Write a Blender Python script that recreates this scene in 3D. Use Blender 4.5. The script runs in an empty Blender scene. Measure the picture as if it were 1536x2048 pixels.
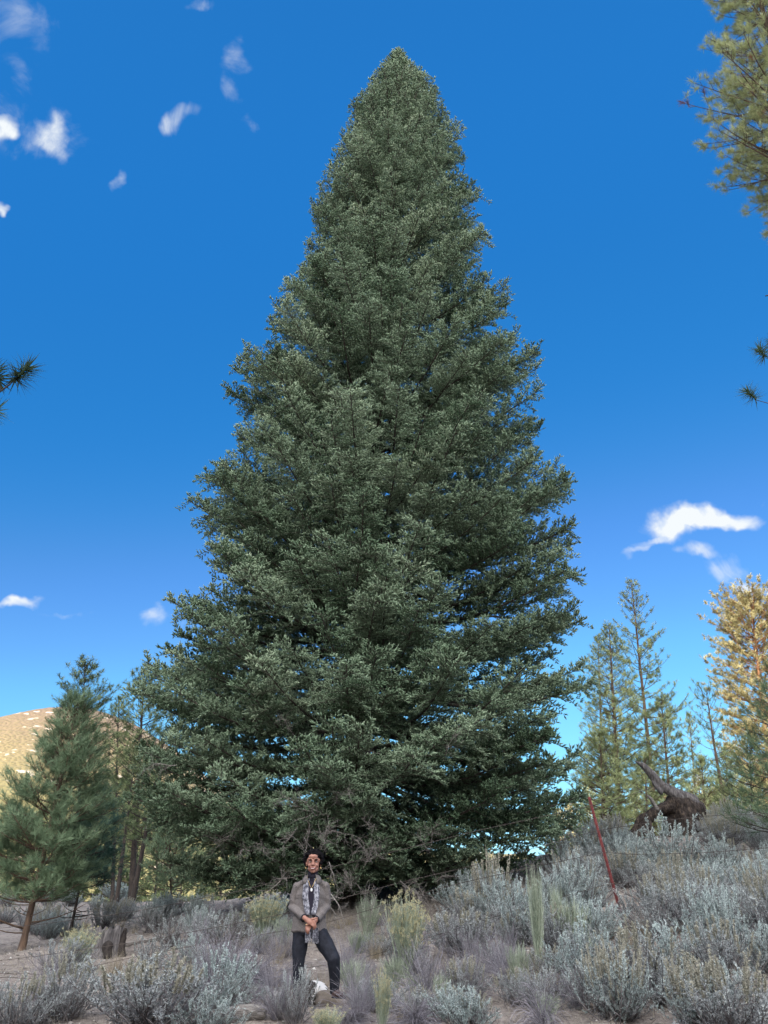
import bpy, math, random
import numpy as np
from mathutils import Vector, Matrix

# ------------------------------------------------------------------ camera
S = bpy.context.scene
C = S.collection
TH, RO, FPX = math.radians(29.0), math.radians(2.4), 1577.0
cF = np.array([0, math.cos(TH), math.sin(TH)])
r0 = np.array([1.0, 0, 0]); u0 = np.array([0, -math.sin(TH), math.cos(TH)])
cR = math.cos(RO) * r0 + math.sin(RO) * u0
cU = -math.sin(RO) * r0 + math.cos(RO) * u0
cam = bpy.data.cameras.new('camera'); camo = bpy.data.objects.new('camera', cam); C.objects.link(camo)
cam.sensor_fit = 'VERTICAL'; cam.sensor_height = 24.0; cam.lens = 24.0 * FPX / 2048.0
cam.clip_start = 0.05; cam.clip_end = 6000
camo.matrix_world = Matrix(((cR[0], cU[0], -cF[0], 0), (cR[1], cU[1], -cF[1], 0), (cR[2], cU[2], -cF[2], 0), (0, 0, 0, 1)))
S.camera = camo

def ray(px, py):
    d = cF * FPX + cR * (px - 768) + cU * (1024 - py)
    return d / np.linalg.norm(d)
def U(px, py, d):                       # the point where the sight line reaches y = d
    v = ray(px, py); return v * (d / v[1])

# ------------------------------------------------------------------ world + sun
SUN_EL, SUN_AZ = math.radians(16), math.radians(205)     # azimuth clockwise from +Y: behind the camera, slightly left
sun_dir = np.array([math.sin(SUN_AZ) * math.cos(SUN_EL), math.cos(SUN_AZ) * math.cos(SUN_EL), math.sin(SUN_EL)])
W = bpy.data.worlds.new('World'); S.world = W; W.use_nodes = True
nt = W.node_tree; nt.nodes.clear()
def N(t, **k):
    n = nt.nodes.new(t)
    for a, b in k.items(): setattr(n, a, b)
    return n
def L_(a, b): nt.links.new(a, b)
out = N('ShaderNodeOutputWorld'); bg = N('ShaderNodeBackground'); L_(bg.outputs[0], out.inputs[0])
bg.inputs[1].default_value = 0.12
sky = N('ShaderNodeTexSky', sky_type='NISHITA', sun_disc=False)
sky.sun_elevation = SUN_EL; sky.sun_rotation = SUN_AZ
sky.altitude = 1800; sky.air_density = 1.0; sky.dust_density = 0.35; sky.ozone_density = 1.6
EXPO, SKS = 1.3, 0.12
KS = SKS * 2 ** EXPO                     # radiance in the picture = colour * KS
ksc = N('ShaderNodeVectorMath', operation='SCALE'); L_(sky.outputs[0], ksc.inputs[0]); ksc.inputs['Scale'].default_value = KS / 2
sep = N('ShaderNodeSeparateXYZ'); L_(ksc.outputs[0], sep.inputs[0]); cmb = N('ShaderNodeCombineXYZ')
for i, pts in enumerate([[(0, 0), (.091, .016), (.18, .020), (.25, .034), (.346, .10), (.65, .26), (2, 1.0)],
                         [(0, 0), (.21, .185), (.33, .212), (.46, .262), (.73, .45), (.9, .62), (2, 1.3)],
                         [(0, 0), (.42, .59), (.64, .64), (.9, .76), (1.1, .93), (2, 1.4)]]):
    fc = N('ShaderNodeFloatCurve'); cv = fc.mapping.curves[0]
    while len(cv.points) < len(pts): cv.points.new(.5, .5)
    for p_, (x_, y_) in zip(cv.points, pts): p_.location = (x_ / 2, y_ / 2); p_.handle_type = 'AUTO'
    fc.mapping.update(); L_(sep.outputs[i], fc.inputs['Value']); L_(fc.outputs[0], cmb.inputs[i])
hs = N('ShaderNodeVectorMath', operation='SCALE'); L_(cmb.outputs[0], hs.inputs[0]); hs.inputs['Scale'].default_value = 2 / KS
tc = N('ShaderNodeTexCoord')
nz = N('ShaderNodeTexNoise'); nz.inputs['Scale'].default_value = 13.0; nz.inputs['Detail'].default_value = 9; nz.inputs['Roughness'].default_value = 0.58
nz.inputs['Distortion'].default_value = 0.5
L_(tc.outputs['Generated'], nz.inputs['Vector'])
wn = N('ShaderNodeTexNoise'); wn.inputs['Scale'].default_value = 14.0; wn.inputs['Detail'].default_value = 4
L_(tc.outputs['Generated'], wn.inputs['Vector'])
wsub = N('ShaderNodeVectorMath', operation='SUBTRACT'); L_(wn.outputs['Color'], wsub.inputs[0]); wsub.inputs[1].default_value = (.5, .5, .5)
wsc = N('ShaderNodeVectorMath', operation='SCALE'); L_(wsub.outputs[0], wsc.inputs[0]); wsc.inputs['Scale'].default_value = 0.085
wadd = N('ShaderNodeVectorMath', operation='ADD'); L_(tc.outputs['Generated'], wadd.inputs[0]); L_(wsc.outputs[0], wadd.inputs[1])
clouds = [  # px, py, half width, half height, tilt deg, strength
 (1420, 1040, 115, 24, 2, 1.25), (1350, 1048, 50, 34, 20, 1.05), (1330, 1068, 70, 16, 18, .95), (1280, 1088, 50, 12, 14, .85), (1395, 1110, 42, 18, -10, .75), (1450, 1145, 36, 34, -30, .7), (1500, 1180, 40, 12, -8, .95),
 (58, 1217, 42, 15, 12, 1.15), (120, 1228, 50, 11, -10, .5), (333, 1240, 32, 20, 30, .7),
 (368, 243, 34, 40, -50, .9), (86, 262, 48, 30, -40, .85), (60, 255, 90, 46, -10, .48), (2, 258, 20, 28, -40, .95), (40, 45, 90, 60, 30, .50), (10, 120, 26, 70, 0, .5),
 (470, 100, 46, 50, 20, .62), (455, 170, 24, 60, 10, .55), (485, 280, 26, 34, -20, .6), (228, 362, 12, 26, -35, .72), (435, 5, 50, 14, 0, .62), (2, 407, 12, 12, 0, .9), (1532, 990, 12, 14, 0, .6)]
acc = None
for (px, py, a, b, t, s) in clouds:
    d = ray(px, py); t = math.radians(t)
    e1 = cR * math.cos(t) + cU * math.sin(t); e2 = -cR * math.sin(t) + cU * math.cos(t)
    e1 = e1 - d * e1.dot(d); e2 = e2 - d * e2.dot(d)
    k = math.sqrt(FPX ** 2 + (px - 768) ** 2 + (py - 1024) ** 2)
    sub = N('ShaderNodeVectorMath', operation='SUBTRACT'); L_(wadd.outputs[0], sub.inputs[0]); sub.inputs[1].default_value = tuple(d)
    d1 = N('ShaderNodeVectorMath', operation='DOT_PRODUCT'); L_(sub.outputs[0], d1.inputs[0]); d1.inputs[1].default_value = tuple(e1 * k / a / 1.75)
    d2 = N('ShaderNodeVectorMath', operation='DOT_PRODUCT'); L_(sub.outputs[0], d2.inputs[0]); d2.inputs[1].default_value = tuple(e2 * k / b / 1.75)
    d3 = N('ShaderNodeVectorMath', operation='DOT_PRODUCT'); L_(sub.outputs[0], d3.inputs[0]); d3.inputs[1].default_value = tuple(d * 3)
    cb = N('ShaderNodeCombineXYZ'); L_(d1.outputs['Value'], cb.inputs[0]); L_(d2.outputs['Value'], cb.inputs[1]); L_(d3.outputs['Value'], cb.inputs[2])
    ln = N('ShaderNodeVectorMath', operation='LENGTH'); L_(cb.outputs[0], ln.inputs[0])
    mr = N('ShaderNodeMapRange', interpolation_type='SMOOTHERSTEP'); L_(ln.outputs['Value'], mr.inputs['Value'])
    mr.inputs['From Min'].default_value = 1.0; mr.inputs['From Max'].default_value = 0.0; mr.inputs['To Min'].default_value = 0; mr.inputs['To Max'].default_value = s
    if acc is None: acc = mr.outputs[0]
    else:
        ad = N('ShaderNodeMath', operation='MAXIMUM'); L_(acc, ad.inputs[0]); L_(mr.outputs[0], ad.inputs[1]); acc = ad.outputs[0]
nm = N('ShaderNodeMapRange'); L_(nz.outputs[0], nm.inputs['Value']); nm.inputs['From Min'].default_value = .36; nm.inputs['From Max'].default_value = .66
nm.inputs['To Min'].default_value = .85; nm.inputs['To Max'].default_value = 0.02
ac2 = N('ShaderNodeMath', operation='MULTIPLY'); L_(acc, ac2.inputs[0]); ac2.inputs[1].default_value = 1.35
dm = N('ShaderNodeMath', operation='SUBTRACT', use_clamp=True); L_(ac2.outputs[0], dm.inputs[0]); L_(nm.outputs[0], dm.inputs[1])
pw = N('ShaderNodeMath', operation='POWER'); L_(dm.outputs[0], pw.inputs[0]); pw.inputs[1].default_value = 1.8
mx = N('ShaderNodeMix', data_type='RGBA'); L_(pw.outputs[0], mx.inputs['Factor']); L_(hs.outputs[0], mx.inputs[6]); mx.inputs[7].default_value = (.92 / KS, .97 / KS, 1.0 / KS, 1)
# unseen bright cloud bank, added behind the camera to fill the shade
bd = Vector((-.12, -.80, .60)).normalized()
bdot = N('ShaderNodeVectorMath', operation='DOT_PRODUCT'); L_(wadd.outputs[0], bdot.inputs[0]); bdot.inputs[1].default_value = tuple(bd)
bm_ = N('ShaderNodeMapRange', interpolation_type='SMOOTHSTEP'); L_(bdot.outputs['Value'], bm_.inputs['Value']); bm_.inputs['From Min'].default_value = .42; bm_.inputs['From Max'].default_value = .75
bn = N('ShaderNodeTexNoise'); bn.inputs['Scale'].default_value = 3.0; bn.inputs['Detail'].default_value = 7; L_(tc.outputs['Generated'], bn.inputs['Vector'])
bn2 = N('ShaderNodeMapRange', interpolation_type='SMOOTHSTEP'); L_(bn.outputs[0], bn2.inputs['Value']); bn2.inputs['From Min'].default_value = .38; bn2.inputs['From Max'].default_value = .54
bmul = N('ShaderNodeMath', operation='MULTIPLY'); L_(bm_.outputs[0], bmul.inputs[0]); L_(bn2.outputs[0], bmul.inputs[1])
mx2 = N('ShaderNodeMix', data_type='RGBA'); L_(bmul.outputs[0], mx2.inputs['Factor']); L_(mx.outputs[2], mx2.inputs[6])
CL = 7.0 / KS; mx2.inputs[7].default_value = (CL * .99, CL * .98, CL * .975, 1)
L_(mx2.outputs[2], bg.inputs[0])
sl = bpy.data.lights.new('sun', 'SUN'); sl.energy = 3.2; sl.angle = math.radians(0.5); sl.color = (1.0, 0.89, 0.70)
so = bpy.data.objects.new('sun', sl); C.objects.link(so); so.rotation_euler = Vector(-sun_dir).to_track_quat('-Z', 'Y').to_euler()
S.view_settings.view_transform = 'Standard'; S.view_settings.look = 'None'; S.view_settings.gamma = 1.0; S.view_settings.exposure = EXPO
S.cycles.max_bounces = 6; S.cycles.diffuse_bounces = 3; S.cycles.transparent_max_bounces = 8

# ------------------------------------------------------------------ helpers
def nrm(a): return a / np.maximum(np.linalg.norm(a, axis=-1, keepdims=True), 1e-9)
class Geo:
    def __init__(s): s.V = []; s.F = []; s.n = 0
    def add(s, V, F, tone=0.5, mat=0):
        V = np.asarray(V, float).reshape(-1, 3); F = np.asarray(F, int)
        if len(V) == 0 or len(F) == 0: return
        t = np.broadcast_to(np.asarray(tone, float), (len(V),))
        s.V.append((V, t)); s.F.append((F + s.n, mat)); s.n += len(V)
    def mesh(s, name, mats, smooth=False):
        me = bpy.data.meshes.new(name)
        V = np.concatenate([v for v, _ in s.V]); T = np.concatenate([t for _, t in s.V])
        me.vertices.add(len(V)); me.vertices.foreach_set('co', V.astype(np.float32).ravel())
        lt = np.concatenate([np.full(len(F), F.shape[1]) for F, _ in s.F]); lp = np.concatenate([F.ravel() for F, _ in s.F])
        mi = np.concatenate([np.full(len(F), m) for F, m in s.F])
        me.loops.add(len(lp)); me.loops.foreach_set('vertex_index', lp.astype(np.int32))
        me.polygons.add(len(lt)); ls = np.concatenate([[0], np.cumsum(lt)[:-1]])
        me.polygons.foreach_set('loop_start', ls.astype(np.int32))
        me.polygons.foreach_set('material_index', mi.astype(np.int32))
        if smooth: me.polygons.foreach_set('use_smooth', np.ones(len(lt), bool))
        at = me.attributes.new('tone', 'FLOAT', 'POINT'); at.data.foreach_set('value', T.astype(np.float32))
        me.update(calc_edges=True); me.validate()
        for m in mats: me.materials.append(m)
        return me
def tag(o, label=None, cat=None, group=None, kind=None):
    if label: o['label'] = label
    if cat: o['category'] = cat
    if group: o['group'] = group
    if kind: o['kind'] = kind
    return o
def obj(name, me, parent=None, loc=None, world=True):
    """link a mesh; with a parent the mesh is given in world coordinates unless world=False"""
    o = bpy.data.objects.new(name, me); C.objects.link(o)
    if parent is not None:
        o.parent = parent
        if world: o.matrix_parent_inverse = parent.matrix_basis.inverted()
    if loc is not None: o.location = loc
    return o
def empty(name, loc, rz=0, **k):
    o = bpy.data.objects.new(name, None); C.objects.link(o); o.location = loc; o.rotation_euler = (0, 0, rz)
    o.empty_display_size = .2
    return tag(o, **k)
def tube(g, pts, rad, sides=6, tone=.5, mat=0, cap=True, squash=None):
    pts = np.asarray(pts, float); k = len(pts); rad = np.broadcast_to(np.asarray(rad, float), (k,))
    T = nrm(np.gradient(pts, axis=0)); ref = np.array([0, 0, 1.0]) if abs(T[0][2]) < .8 else np.array([1.0, 0, 0])
    A = nrm(np.cross(T, ref)); B = np.cross(T, A)
    an = np.arange(sides) * 2 * math.pi / sides
    V = pts[:, None] + rad[:, None, None] * (np.cos(an)[None, :, None] * A[:, None] + np.sin(an)[None, :, None] * B[:, None])
    i = np.arange(k - 1)[:, None] * sides; j = np.arange(sides)[None]
    a = i + j; b = i + (j + 1) % sides
    F = np.stack([a, b, b + sides, a + sides], -1).reshape(-1, 4)
    g.add(V.reshape(-1, 3), F, tone, mat)
    if cap:
        g.add(V[-1], [list(range(sides))], tone if np.isscalar(tone) else .5, mat); g.add(V[0], [list(range(sides))[::-1]], tone if np.isscalar(tone) else .5, mat)
def segs(g, A, B, ra, rb, tone=.5, mat=0, sides=3):
    A = np.asarray(A, float); B = np.asarray(B, float); n = len(A)
    if n == 0: return
    ra = np.broadcast_to(ra, (n,)); rb = np.broadcast_to(rb, (n,))
    D = nrm(B - A); R = np.where(np.abs(D[:, 2:3]) < .8, np.array([[0, 0, 1.0]]), np.array([[1.0, 0, 0]]))
    P = nrm(np.cross(D, R)); Q = np.cross(D, P)
    an = np.arange(sides) * 2 * math.pi / sides
    o = np.cos(an)[None, :, None] * P[:, None] + np.sin(an)[None, :, None] * Q[:, None]
    V = np.concatenate([A[:, None] + o * ra[:, None, None], B[:, None] + o * rb[:, None, None]], 1)
    j = np.arange(sides); f = np.stack([j, (j + 1) % sides, (j + 1) % sides + sides, j + sides], -1)
    F = (np.arange(n)[:, None, None] * 2 * sides + f[None]).reshape(-1, 4)
    t = tone if np.isscalar(tone) else np.repeat(tone, 2 * sides)
    g.add(V.reshape(-1, 3), F, t, mat)
def frames(D, rng):
    R = rng.normal(size=D.shape); P = nrm(np.cross(D, R)); return P, np.cross(D, P)
def shoots(g, P, D, L, rng, core=0.0, n=5, nl=.03, a0=30, a1=60, w=.006, tone=.5, mat=0, u0_=.1, u1_=1.0, sides=3):
    """needle clad shoots: a thin spindle and n flat needles round each axis"""
    P = np.asarray(P, float); m = len(P)
    if m == 0: return
    D = nrm(np.asarray(D, float)); L = np.broadcast_to(L, (m,)); tone = np.broadcast_to(tone, (m,))
    X, Y = frames(D, rng)
    if core > 0:
        an = np.arange(3) * 2 * math.pi / 3
        o = np.cos(an)[None, :, None] * X[:, None] + np.sin(an)[None, :, None] * Y[:, None]
        mid = P + D * (L * .62)[:, None]
        V = np.concatenate([P[:, None], mid[:, None] + o * core, (P + D * L[:, None])[:, None]], 1)
        f = np.array([[0, 1, 2], [0, 2, 3], [0, 3, 1], [4, 2, 1], [4, 3, 2], [4, 1, 3]])
        g.add(V.reshape(-1, 3), (np.arange(m)[:, None, None] * 5 + f[None]).reshape(-1, 3), np.repeat(tone, 5) * .85, mat)
    if n > 0:
        ph = rng.uniform(0, 2 * math.pi, (m, n)); u = np.linspace(u0_, u1_, n)[None] + rng.uniform(-.06, .06, (m, n))
        an = np.radians(rng.uniform(a0, a1, (m, n))) * (1.15 - .55 * u)
        side = np.cos(ph)[..., None] * X[:, None] + np.sin(ph)[..., None] * Y[:, None]
        tan = -np.sin(ph)[..., None] * X[:, None] + np.cos(ph)[..., None] * Y[:, None]
        b = P[:, None] + D[:, None] * (L[:, None] * u)[..., None]
        ll = nl * rng.uniform(.75, 1.1, (m, n))
        t = b + (D[:, None] * np.cos(an)[..., None] + side * np.sin(an)[..., None]) * ll[..., None]
        ww = tan * w * .5
        V = np.stack([b - ww, b + ww, t], 2)
        F = np.arange(m * n * 3).reshape(-1, 3)
        tt = np.clip(tone[:, None] + rng.uniform(-.08, .08, (m, n)), 0, 1)
        g.add(V.reshape(-1, 3), F, np.repeat(tt.ravel(), 3), mat)
def vnoise(x, y, seed=0):
    xi = np.floor(x); yi = np.floor(y); fx = x - xi; fy = y - yi
    fx = fx * fx * (3 - 2 * fx); fy = fy * fy * (3 - 2 * fy)
    def h(a, b):
        s = np.sin(a * 127.1 + b * 311.7 + seed * 74.7) * 43758.5453; return s - np.floor(s)
    return (h(xi, yi) * (1 - fx) + h(xi + 1, yi) * fx) * (1 - fy) + (h(xi, yi + 1) * (1 - fx) + h(xi + 1, yi + 1) * fx) * fy - .5
def fbm(x, y, seed=0, o=4):
    s = 0; a = 1
    for k in range(o): s = s + a * vnoise(x, y, seed + k); x = x * 2.03; y = y * 2.03; a *= .5
    return s

# ------------------------------------------------------------------ materials
def mat(name, cols, src='tone', rough=.85, scale=5, bump=0, transl=0, detail=6, stretch=None, spec=.2, pos=None, bscale=None, mixn=None):
    m = bpy.data.materials.new(name); m.use_nodes = True; t = m.node_tree; t.nodes.clear(); n = t.nodes; l = t.links
    o = n.new('ShaderNodeOutputMaterial'); p = n.new('ShaderNodeBsdfPrincipled')
    p.inputs['Roughness'].default_value = rough; p.inputs['Specular IOR Level'].default_value = spec
    cr = n.new('ShaderNodeValToRGB'); e = cr.color_ramp.elements
    pos = pos or [i / max(1, len(cols) - 1) for i in range(len(cols))]
    e[0].position = pos[0]; e[0].color = (*cols[0], 1); e[1].position = pos[-1]; e[1].color = (*cols[-1], 1)
    for q, c in zip(pos[1:-1], cols[1:-1]): x = e.new(q); x.color = (*c, 1)
    tcn = n.new('ShaderNodeTexCoord'); vec = tcn.outputs['Object']
    if stretch:
        mp = n.new('ShaderNodeMapping'); mp.inputs['Scale'].default_value = stretch; l.new(vec, mp.inputs['Vector']); vec = mp.outputs[0]
    if src == 'tone':
        a = n.new('ShaderNodeAttribute'); a.attribute_name = 'tone'; fac = a.outputs['Fac']
    if src == 'noise' or mixn or bump:
        nz = n.new('ShaderNodeTexNoise'); nz.inputs['Scale'].default_value = scale; nz.inputs['Detail'].default_value = detail; nz.inputs['Roughness'].default_value = .62
        l.new(vec, nz.inputs['Vector'])
        if src == 'noise':
            mr = n.new('ShaderNodeMapRange'); mr.inputs['From Min'].default_value = .28; mr.inputs['From Max'].default_value = .72; l.new(nz.outputs[0], mr.inputs['Value']); fac = mr.outputs[0]
        elif mixn:
            mm = n.new('ShaderNodeMath'); mm.operation = 'MULTIPLY_ADD'; l.new(nz.outputs[0], mm.inputs[0]); mm.inputs[1].default_value = mixn; 
            s2 = n.new('ShaderNodeMath'); s2.operation = 'SUBTRACT'; l.new(fac, s2.inputs[0]); s2.inputs[1].default_value = mixn * .5; l.new(s2.outputs[0], mm.inputs[2]); fac = mm.outputs[0]
    l.new(fac, cr.inputs[0]); l.new(cr.outputs[0], p.inputs['Base Color'])
    if bump:
        nb = n.new('ShaderNodeTexNoise'); nb.inputs['Scale'].default_value = bscale or scale * 2; nb.inputs['Detail'].default_value = 5; l.new(vec, nb.inputs['Vector'])
        b = n.new('ShaderNodeBump'); b.inputs['Strength'].default_value = 1; b.inputs['Distance'].default_value = bump; l.new(nb.outputs[0], b.inputs['Height']); l.new(b.outputs[0], p.inputs['Normal'])
    if transl:
        tr = n.new('ShaderNodeBsdfTranslucent'); l.new(cr.outputs[0], tr.inputs['Color']); ms = n.new('ShaderNodeMixShader'); ms.inputs[0].default_value = transl
        l.new(p.outputs[0], ms.inputs[1]); l.new(tr.outputs[0], ms.inputs[2]); l.new(ms.outputs[0], o.inputs[0])
    else: l.new(p.outputs[0], o.inputs[0])
    return m
M = {}
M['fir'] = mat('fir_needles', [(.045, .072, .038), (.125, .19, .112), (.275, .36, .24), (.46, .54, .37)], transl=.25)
M['fir_bark'] = mat('fir_bark', [(.05, .042, .035), (.13, .11, .095)], src='noise', scale=6, bump=.03, stretch=(3, 3, .6))
M['dead'] = mat('dead_twigs', [(.09, .08, .072), (.26, .235, .215)], rough=.9)
M['pine'] = mat('pine_needles', [(.06, .085, .045), (.15, .19, .09), (.36, .39, .18)], transl=.2)
M['pine_far'] = mat('pine_needles_far', [(.06, .07, .03), (.12, .14, .05), (.22, .22, .08)], transl=.2)
M['pine_blue'] = mat('blue_green_needles', [(.04, .08, .065), (.08, .15, .115), (.14, .24, .17)], transl=.2)
M['pine_young'] = mat('young_pine_needles', [(.06, .10, .06), (.13, .19, .11), (.24, .32, .19)], transl=.2)
M['pine_gold'] = mat('golden_pine_needles', [(.15, .14, .06), (.34, .30, .15), (.55, .48, .26)], transl=.25)
M['pine_pale'] = mat('pale_pine_needles', [(.18, .20, .10), (.38, .41, .21), (.60, .61, .34)], transl=.25)  # paleness stands in for sunlight on the needles
M['bark'] = mat('pine_bark', [(.07, .05, .04), (.20, .13, .09)], src='noise', scale=5, bump=.03, stretch=(3, 3, .7))
M['bark_dark'] = mat('dark_bark', [(.03, .026, .024), (.08, .062, .052)], src='noise', scale=5, bump=.02, stretch=(3, 3, .7))
M['bark_orange'] = mat('orange_bark', [(.14, .07, .04), (.38, .19, .10)], src='noise', scale=4, bump=.03, stretch=(3, 3, .7))
M['sage'] = mat('sagebrush_leaves', [(.075, .07, .085), (.25, .26, .265), (.53, .57, .55)], transl=.15)  # dark end deepened to stand for shade that the soft fill loses
M['sage_mint'] = mat('mint_sage_leaves', [(.09, .105, .105), (.28, .33, .32), (.60, .68, .66)], transl=.15)
M['sage_tan'] = mat('sagebrush_seed_spikes', [(.18, .17, .14), (.32, .31, .25), (.46, .44, .36)], transl=.15)
M['sage_wood'] = mat('sagebrush_wood', [(.08, .07, .072), (.20, .18, .18)], rough=.9)
M['broom'] = mat('rabbitbrush_stems', [(.13, .155, .11), (.29, .34, .245), (.50, .55, .43)], transl=.1)
M['flower'] = mat('rabbitbrush_flowers', [(.36, .33, .18), (.56, .52, .34)], transl=.2)
M['deadstem'] = mat('dead_broom_stems', [(.10, .095, .11), (.22, .205, .235), (.34, .32, .34)], rough=.9)
M['grass'] = mat('dry_grass', [(.17, .14, .10), (.34, .29, .21)], transl=.15)

# ------------------------------------------------------------------ terrain
ctrl = [(620, 2012, 10.5), (42, 1900, 19), (240, 1918, 15), (143, 1868, 24), (347, 1818, 26), (265, 1818, 34), (700, 1800, 19), (1243, 1832, 12), (1350, 1668, 20),
        (1200, 1700, 19), (1536, 1665, 19), (1100, 1745, 19), (0, 2048, 9.5), (400, 2048, 9.2), (768, 2048, 8.8), (1100, 2048, 8.3), (1536, 2048, 7.6), (900, 1960, 11), (1400, 1850, 12.5),
        (1536, 1800, 13.5), (0, 1960, 13), (450, 1830, 19), (0, 1850, 30), (560, 1870, 15.5), (1000, 1850, 14), (850, 1800, 18)]
CP = np.array([U(*c) for c in ctrl] + [(-3, 0, -1.6), (3, 0, -1.5), (-8, -8, -2.4), (8, -8, -1.8), (-30, 10, -1.2), (-30, 30, .6), (0, 40, 2.0), (30, 40, 3.6), (22, 30, 3.4), (10, 28, 2.6), (18, 12, 2.6), (30, 15, 3.5), (30, 0, .8)])
def tps_fit(P):
    n = len(P); X = P[:, :2]; r2 = ((X[:, None] - X[None]) ** 2).sum(-1); K = .5 * r2 * np.log(r2 + 1e-9) + np.eye(n) * 1.5
    A = np.zeros((n + 3, n + 3)); A[:n, :n] = K; A[:n, n] = 1; A[:n, n + 1:] = X; A[n, :n] = 1; A[n + 1:, :n] = X.T
    return np.linalg.solve(A, np.concatenate([P[:, 2], [0, 0, 0]]))
TW = tps_fit(CP)
def tz(x, y, detail=True):
    x = np.asarray(x, float); y = np.asarray(y, float); sh = np.broadcast(x, y).shape
    x = np.broadcast_to(x, sh).ravel(); y = np.broadcast_to(y, sh).ravel(); n = len(CP)
    xc = np.clip(x, -35, 32); yc = np.clip(y, -12, 42)
    z = np.zeros(len(x))
    for i in range(0, len(x), 20000):
        a = xc[i:i + 20000]; b = yc[i:i + 20000]
        r2 = (a[:, None] - CP[None, :, 0]) ** 2 + (b[:, None] - CP[None, :, 1]) ** 2
        z[i:i + 20000] = (.5 * r2 * np.log(r2 + 1e-9)) @ TW[:n] + TW[n] + TW[n + 1] * a + TW[n + 2] * b
    far = np.hypot(x - xc, y - yc)
    z = np.clip(z, -3.5, 6) + np.minimum(far, 200) * .012 * np.where(y > 0, 1, -1)
    if detail:
        z = z + .10 * fbm(x * .7, y * .7, 3, 3) + .05 * fbm(x * 3, y * 3, 5, 3) + 1.5 * fbm(x * .02, y * .02, 9, 3) * np.clip(far / 30, 0, 1)
    return z.reshape(sh)
def hit(px, py):
    v = ray(px, py); s = np.arange(4, 60, .03); p = v[None] * s[:, None]
    d = p[:, 2] - tz(p[:, 0], p[:, 1])
    i = np.argmax(d < 0) if (d < 0).any() else len(s) - 1
    return p[i]
q = np.sinh(np.linspace(-1, 1, 561) * 7.6) / math.sinh(7.6)
gx = q * 1500; gx = np.sign(gx) * np.maximum(np.abs(gx), 0) ; gx = gx + np.linspace(-1, 1, 561) * 26
gy = gx + 13
X, Y = np.meshgrid(gx, gy)
Z = tz(X, Y)
n = 561; idx = np.arange(n * n).reshape(n, n)
F = np.stack([idx[:-1, :-1], idx[:-1, 1:], idx[1:, 1:], idx[1:, :-1]], -1).reshape(-1, 4)
g = Geo(); g.add(np.stack([X, Y, Z], -1).reshape(-1, 3), F)
def ground_mat():
    m = bpy.data.materials.new('dry_soil'); m.use_nodes = True; t = m.node_tree; n = t.nodes; l = t.links; p = n['Principled BSDF']
    p.inputs['Roughness'].default_value = .95; p.inputs['Specular IOR Level'].default_value = .1
    tcn = n.new('ShaderNodeTexCoord')
    def noise(s, d=6):
        z = n.new('ShaderNodeTexNoise'); z.inputs['Scale'].default_value = s; z.inputs['Detail'].default_value = d; z.inputs['Roughness'].default_value = .65; l.new(tcn.outputs['Object'], z.inputs['Vector']); return z.outputs[0]
    def ramp(f, cs, ps):
        r = n.new('ShaderNodeValToRGB'); e = r.color_ramp.elements; e[0].position = ps[0]; e[0].color = (*cs[0], 1); e[1].position = ps[-1]; e[1].color = (*cs[-1], 1)
        for c, q in zip(cs[1:-1], ps[1:-1]): x = e.new(q); x.color = (*c, 1)
        l.new(f, r.inputs[0]); return r.outputs[0]
    a = ramp(noise(.9), [(.14, .122, .115), (.25, .212, .185), (.37, .315, .265)], [.3, .5, .7])
    b = ramp(noise(14, 8), [(.07, .062, .06), (.23, .20, .18), (.40, .355, .32)], [.34, .5, .68])
    mx = n.new('ShaderNodeMix'); mx.data_type = 'RGBA'; mx.inputs[0].default_value = .5; l.new(a, mx.inputs[6]); l.new(b, mx.inputs[7])
    vo = n.new('ShaderNodeTexVoronoi'); vo.inputs['Scale'].default_value = 28; l.new(tcn.outputs['Object'], vo.inputs['Vector'])
    lt = ramp(vo.outputs['Distance'], [(1, 1, 1), (0, 0, 0)], [.10, .2]); 
    mm = n.new('ShaderNodeMath'); mm.operation = 'MULTIPLY'; l.new(lt, mm.inputs[0]); nn = ramp(noise(3), [(0, 0, 0), (.8, .8, .8)], [.5, .66]); l.new(nn, mm.inputs[1])
    m2 = n.new('ShaderNodeMix'); m2.data_type = 'RGBA'; l.new(mm.outputs[0], m2.inputs[0]); l.new(mx.outputs[2], m2.inputs[6]); m2.inputs[7].default_value = (.5, .46, .42, 1)
    l.new(m2.outputs[2], p.inputs['Base Color'])
    bm = n.new('ShaderNodeBump'); bm.inputs['Distance'].default_value = .05; bm.inputs['Strength'].default_value = 1; l.new(noise(22, 8), bm.inputs['Height']); l.new(bm.outputs[0], p.inputs['Normal'])
    return m
tag(obj('ground', g.mesh('ground', [ground_mat()], True)), kind='structure')

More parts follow.
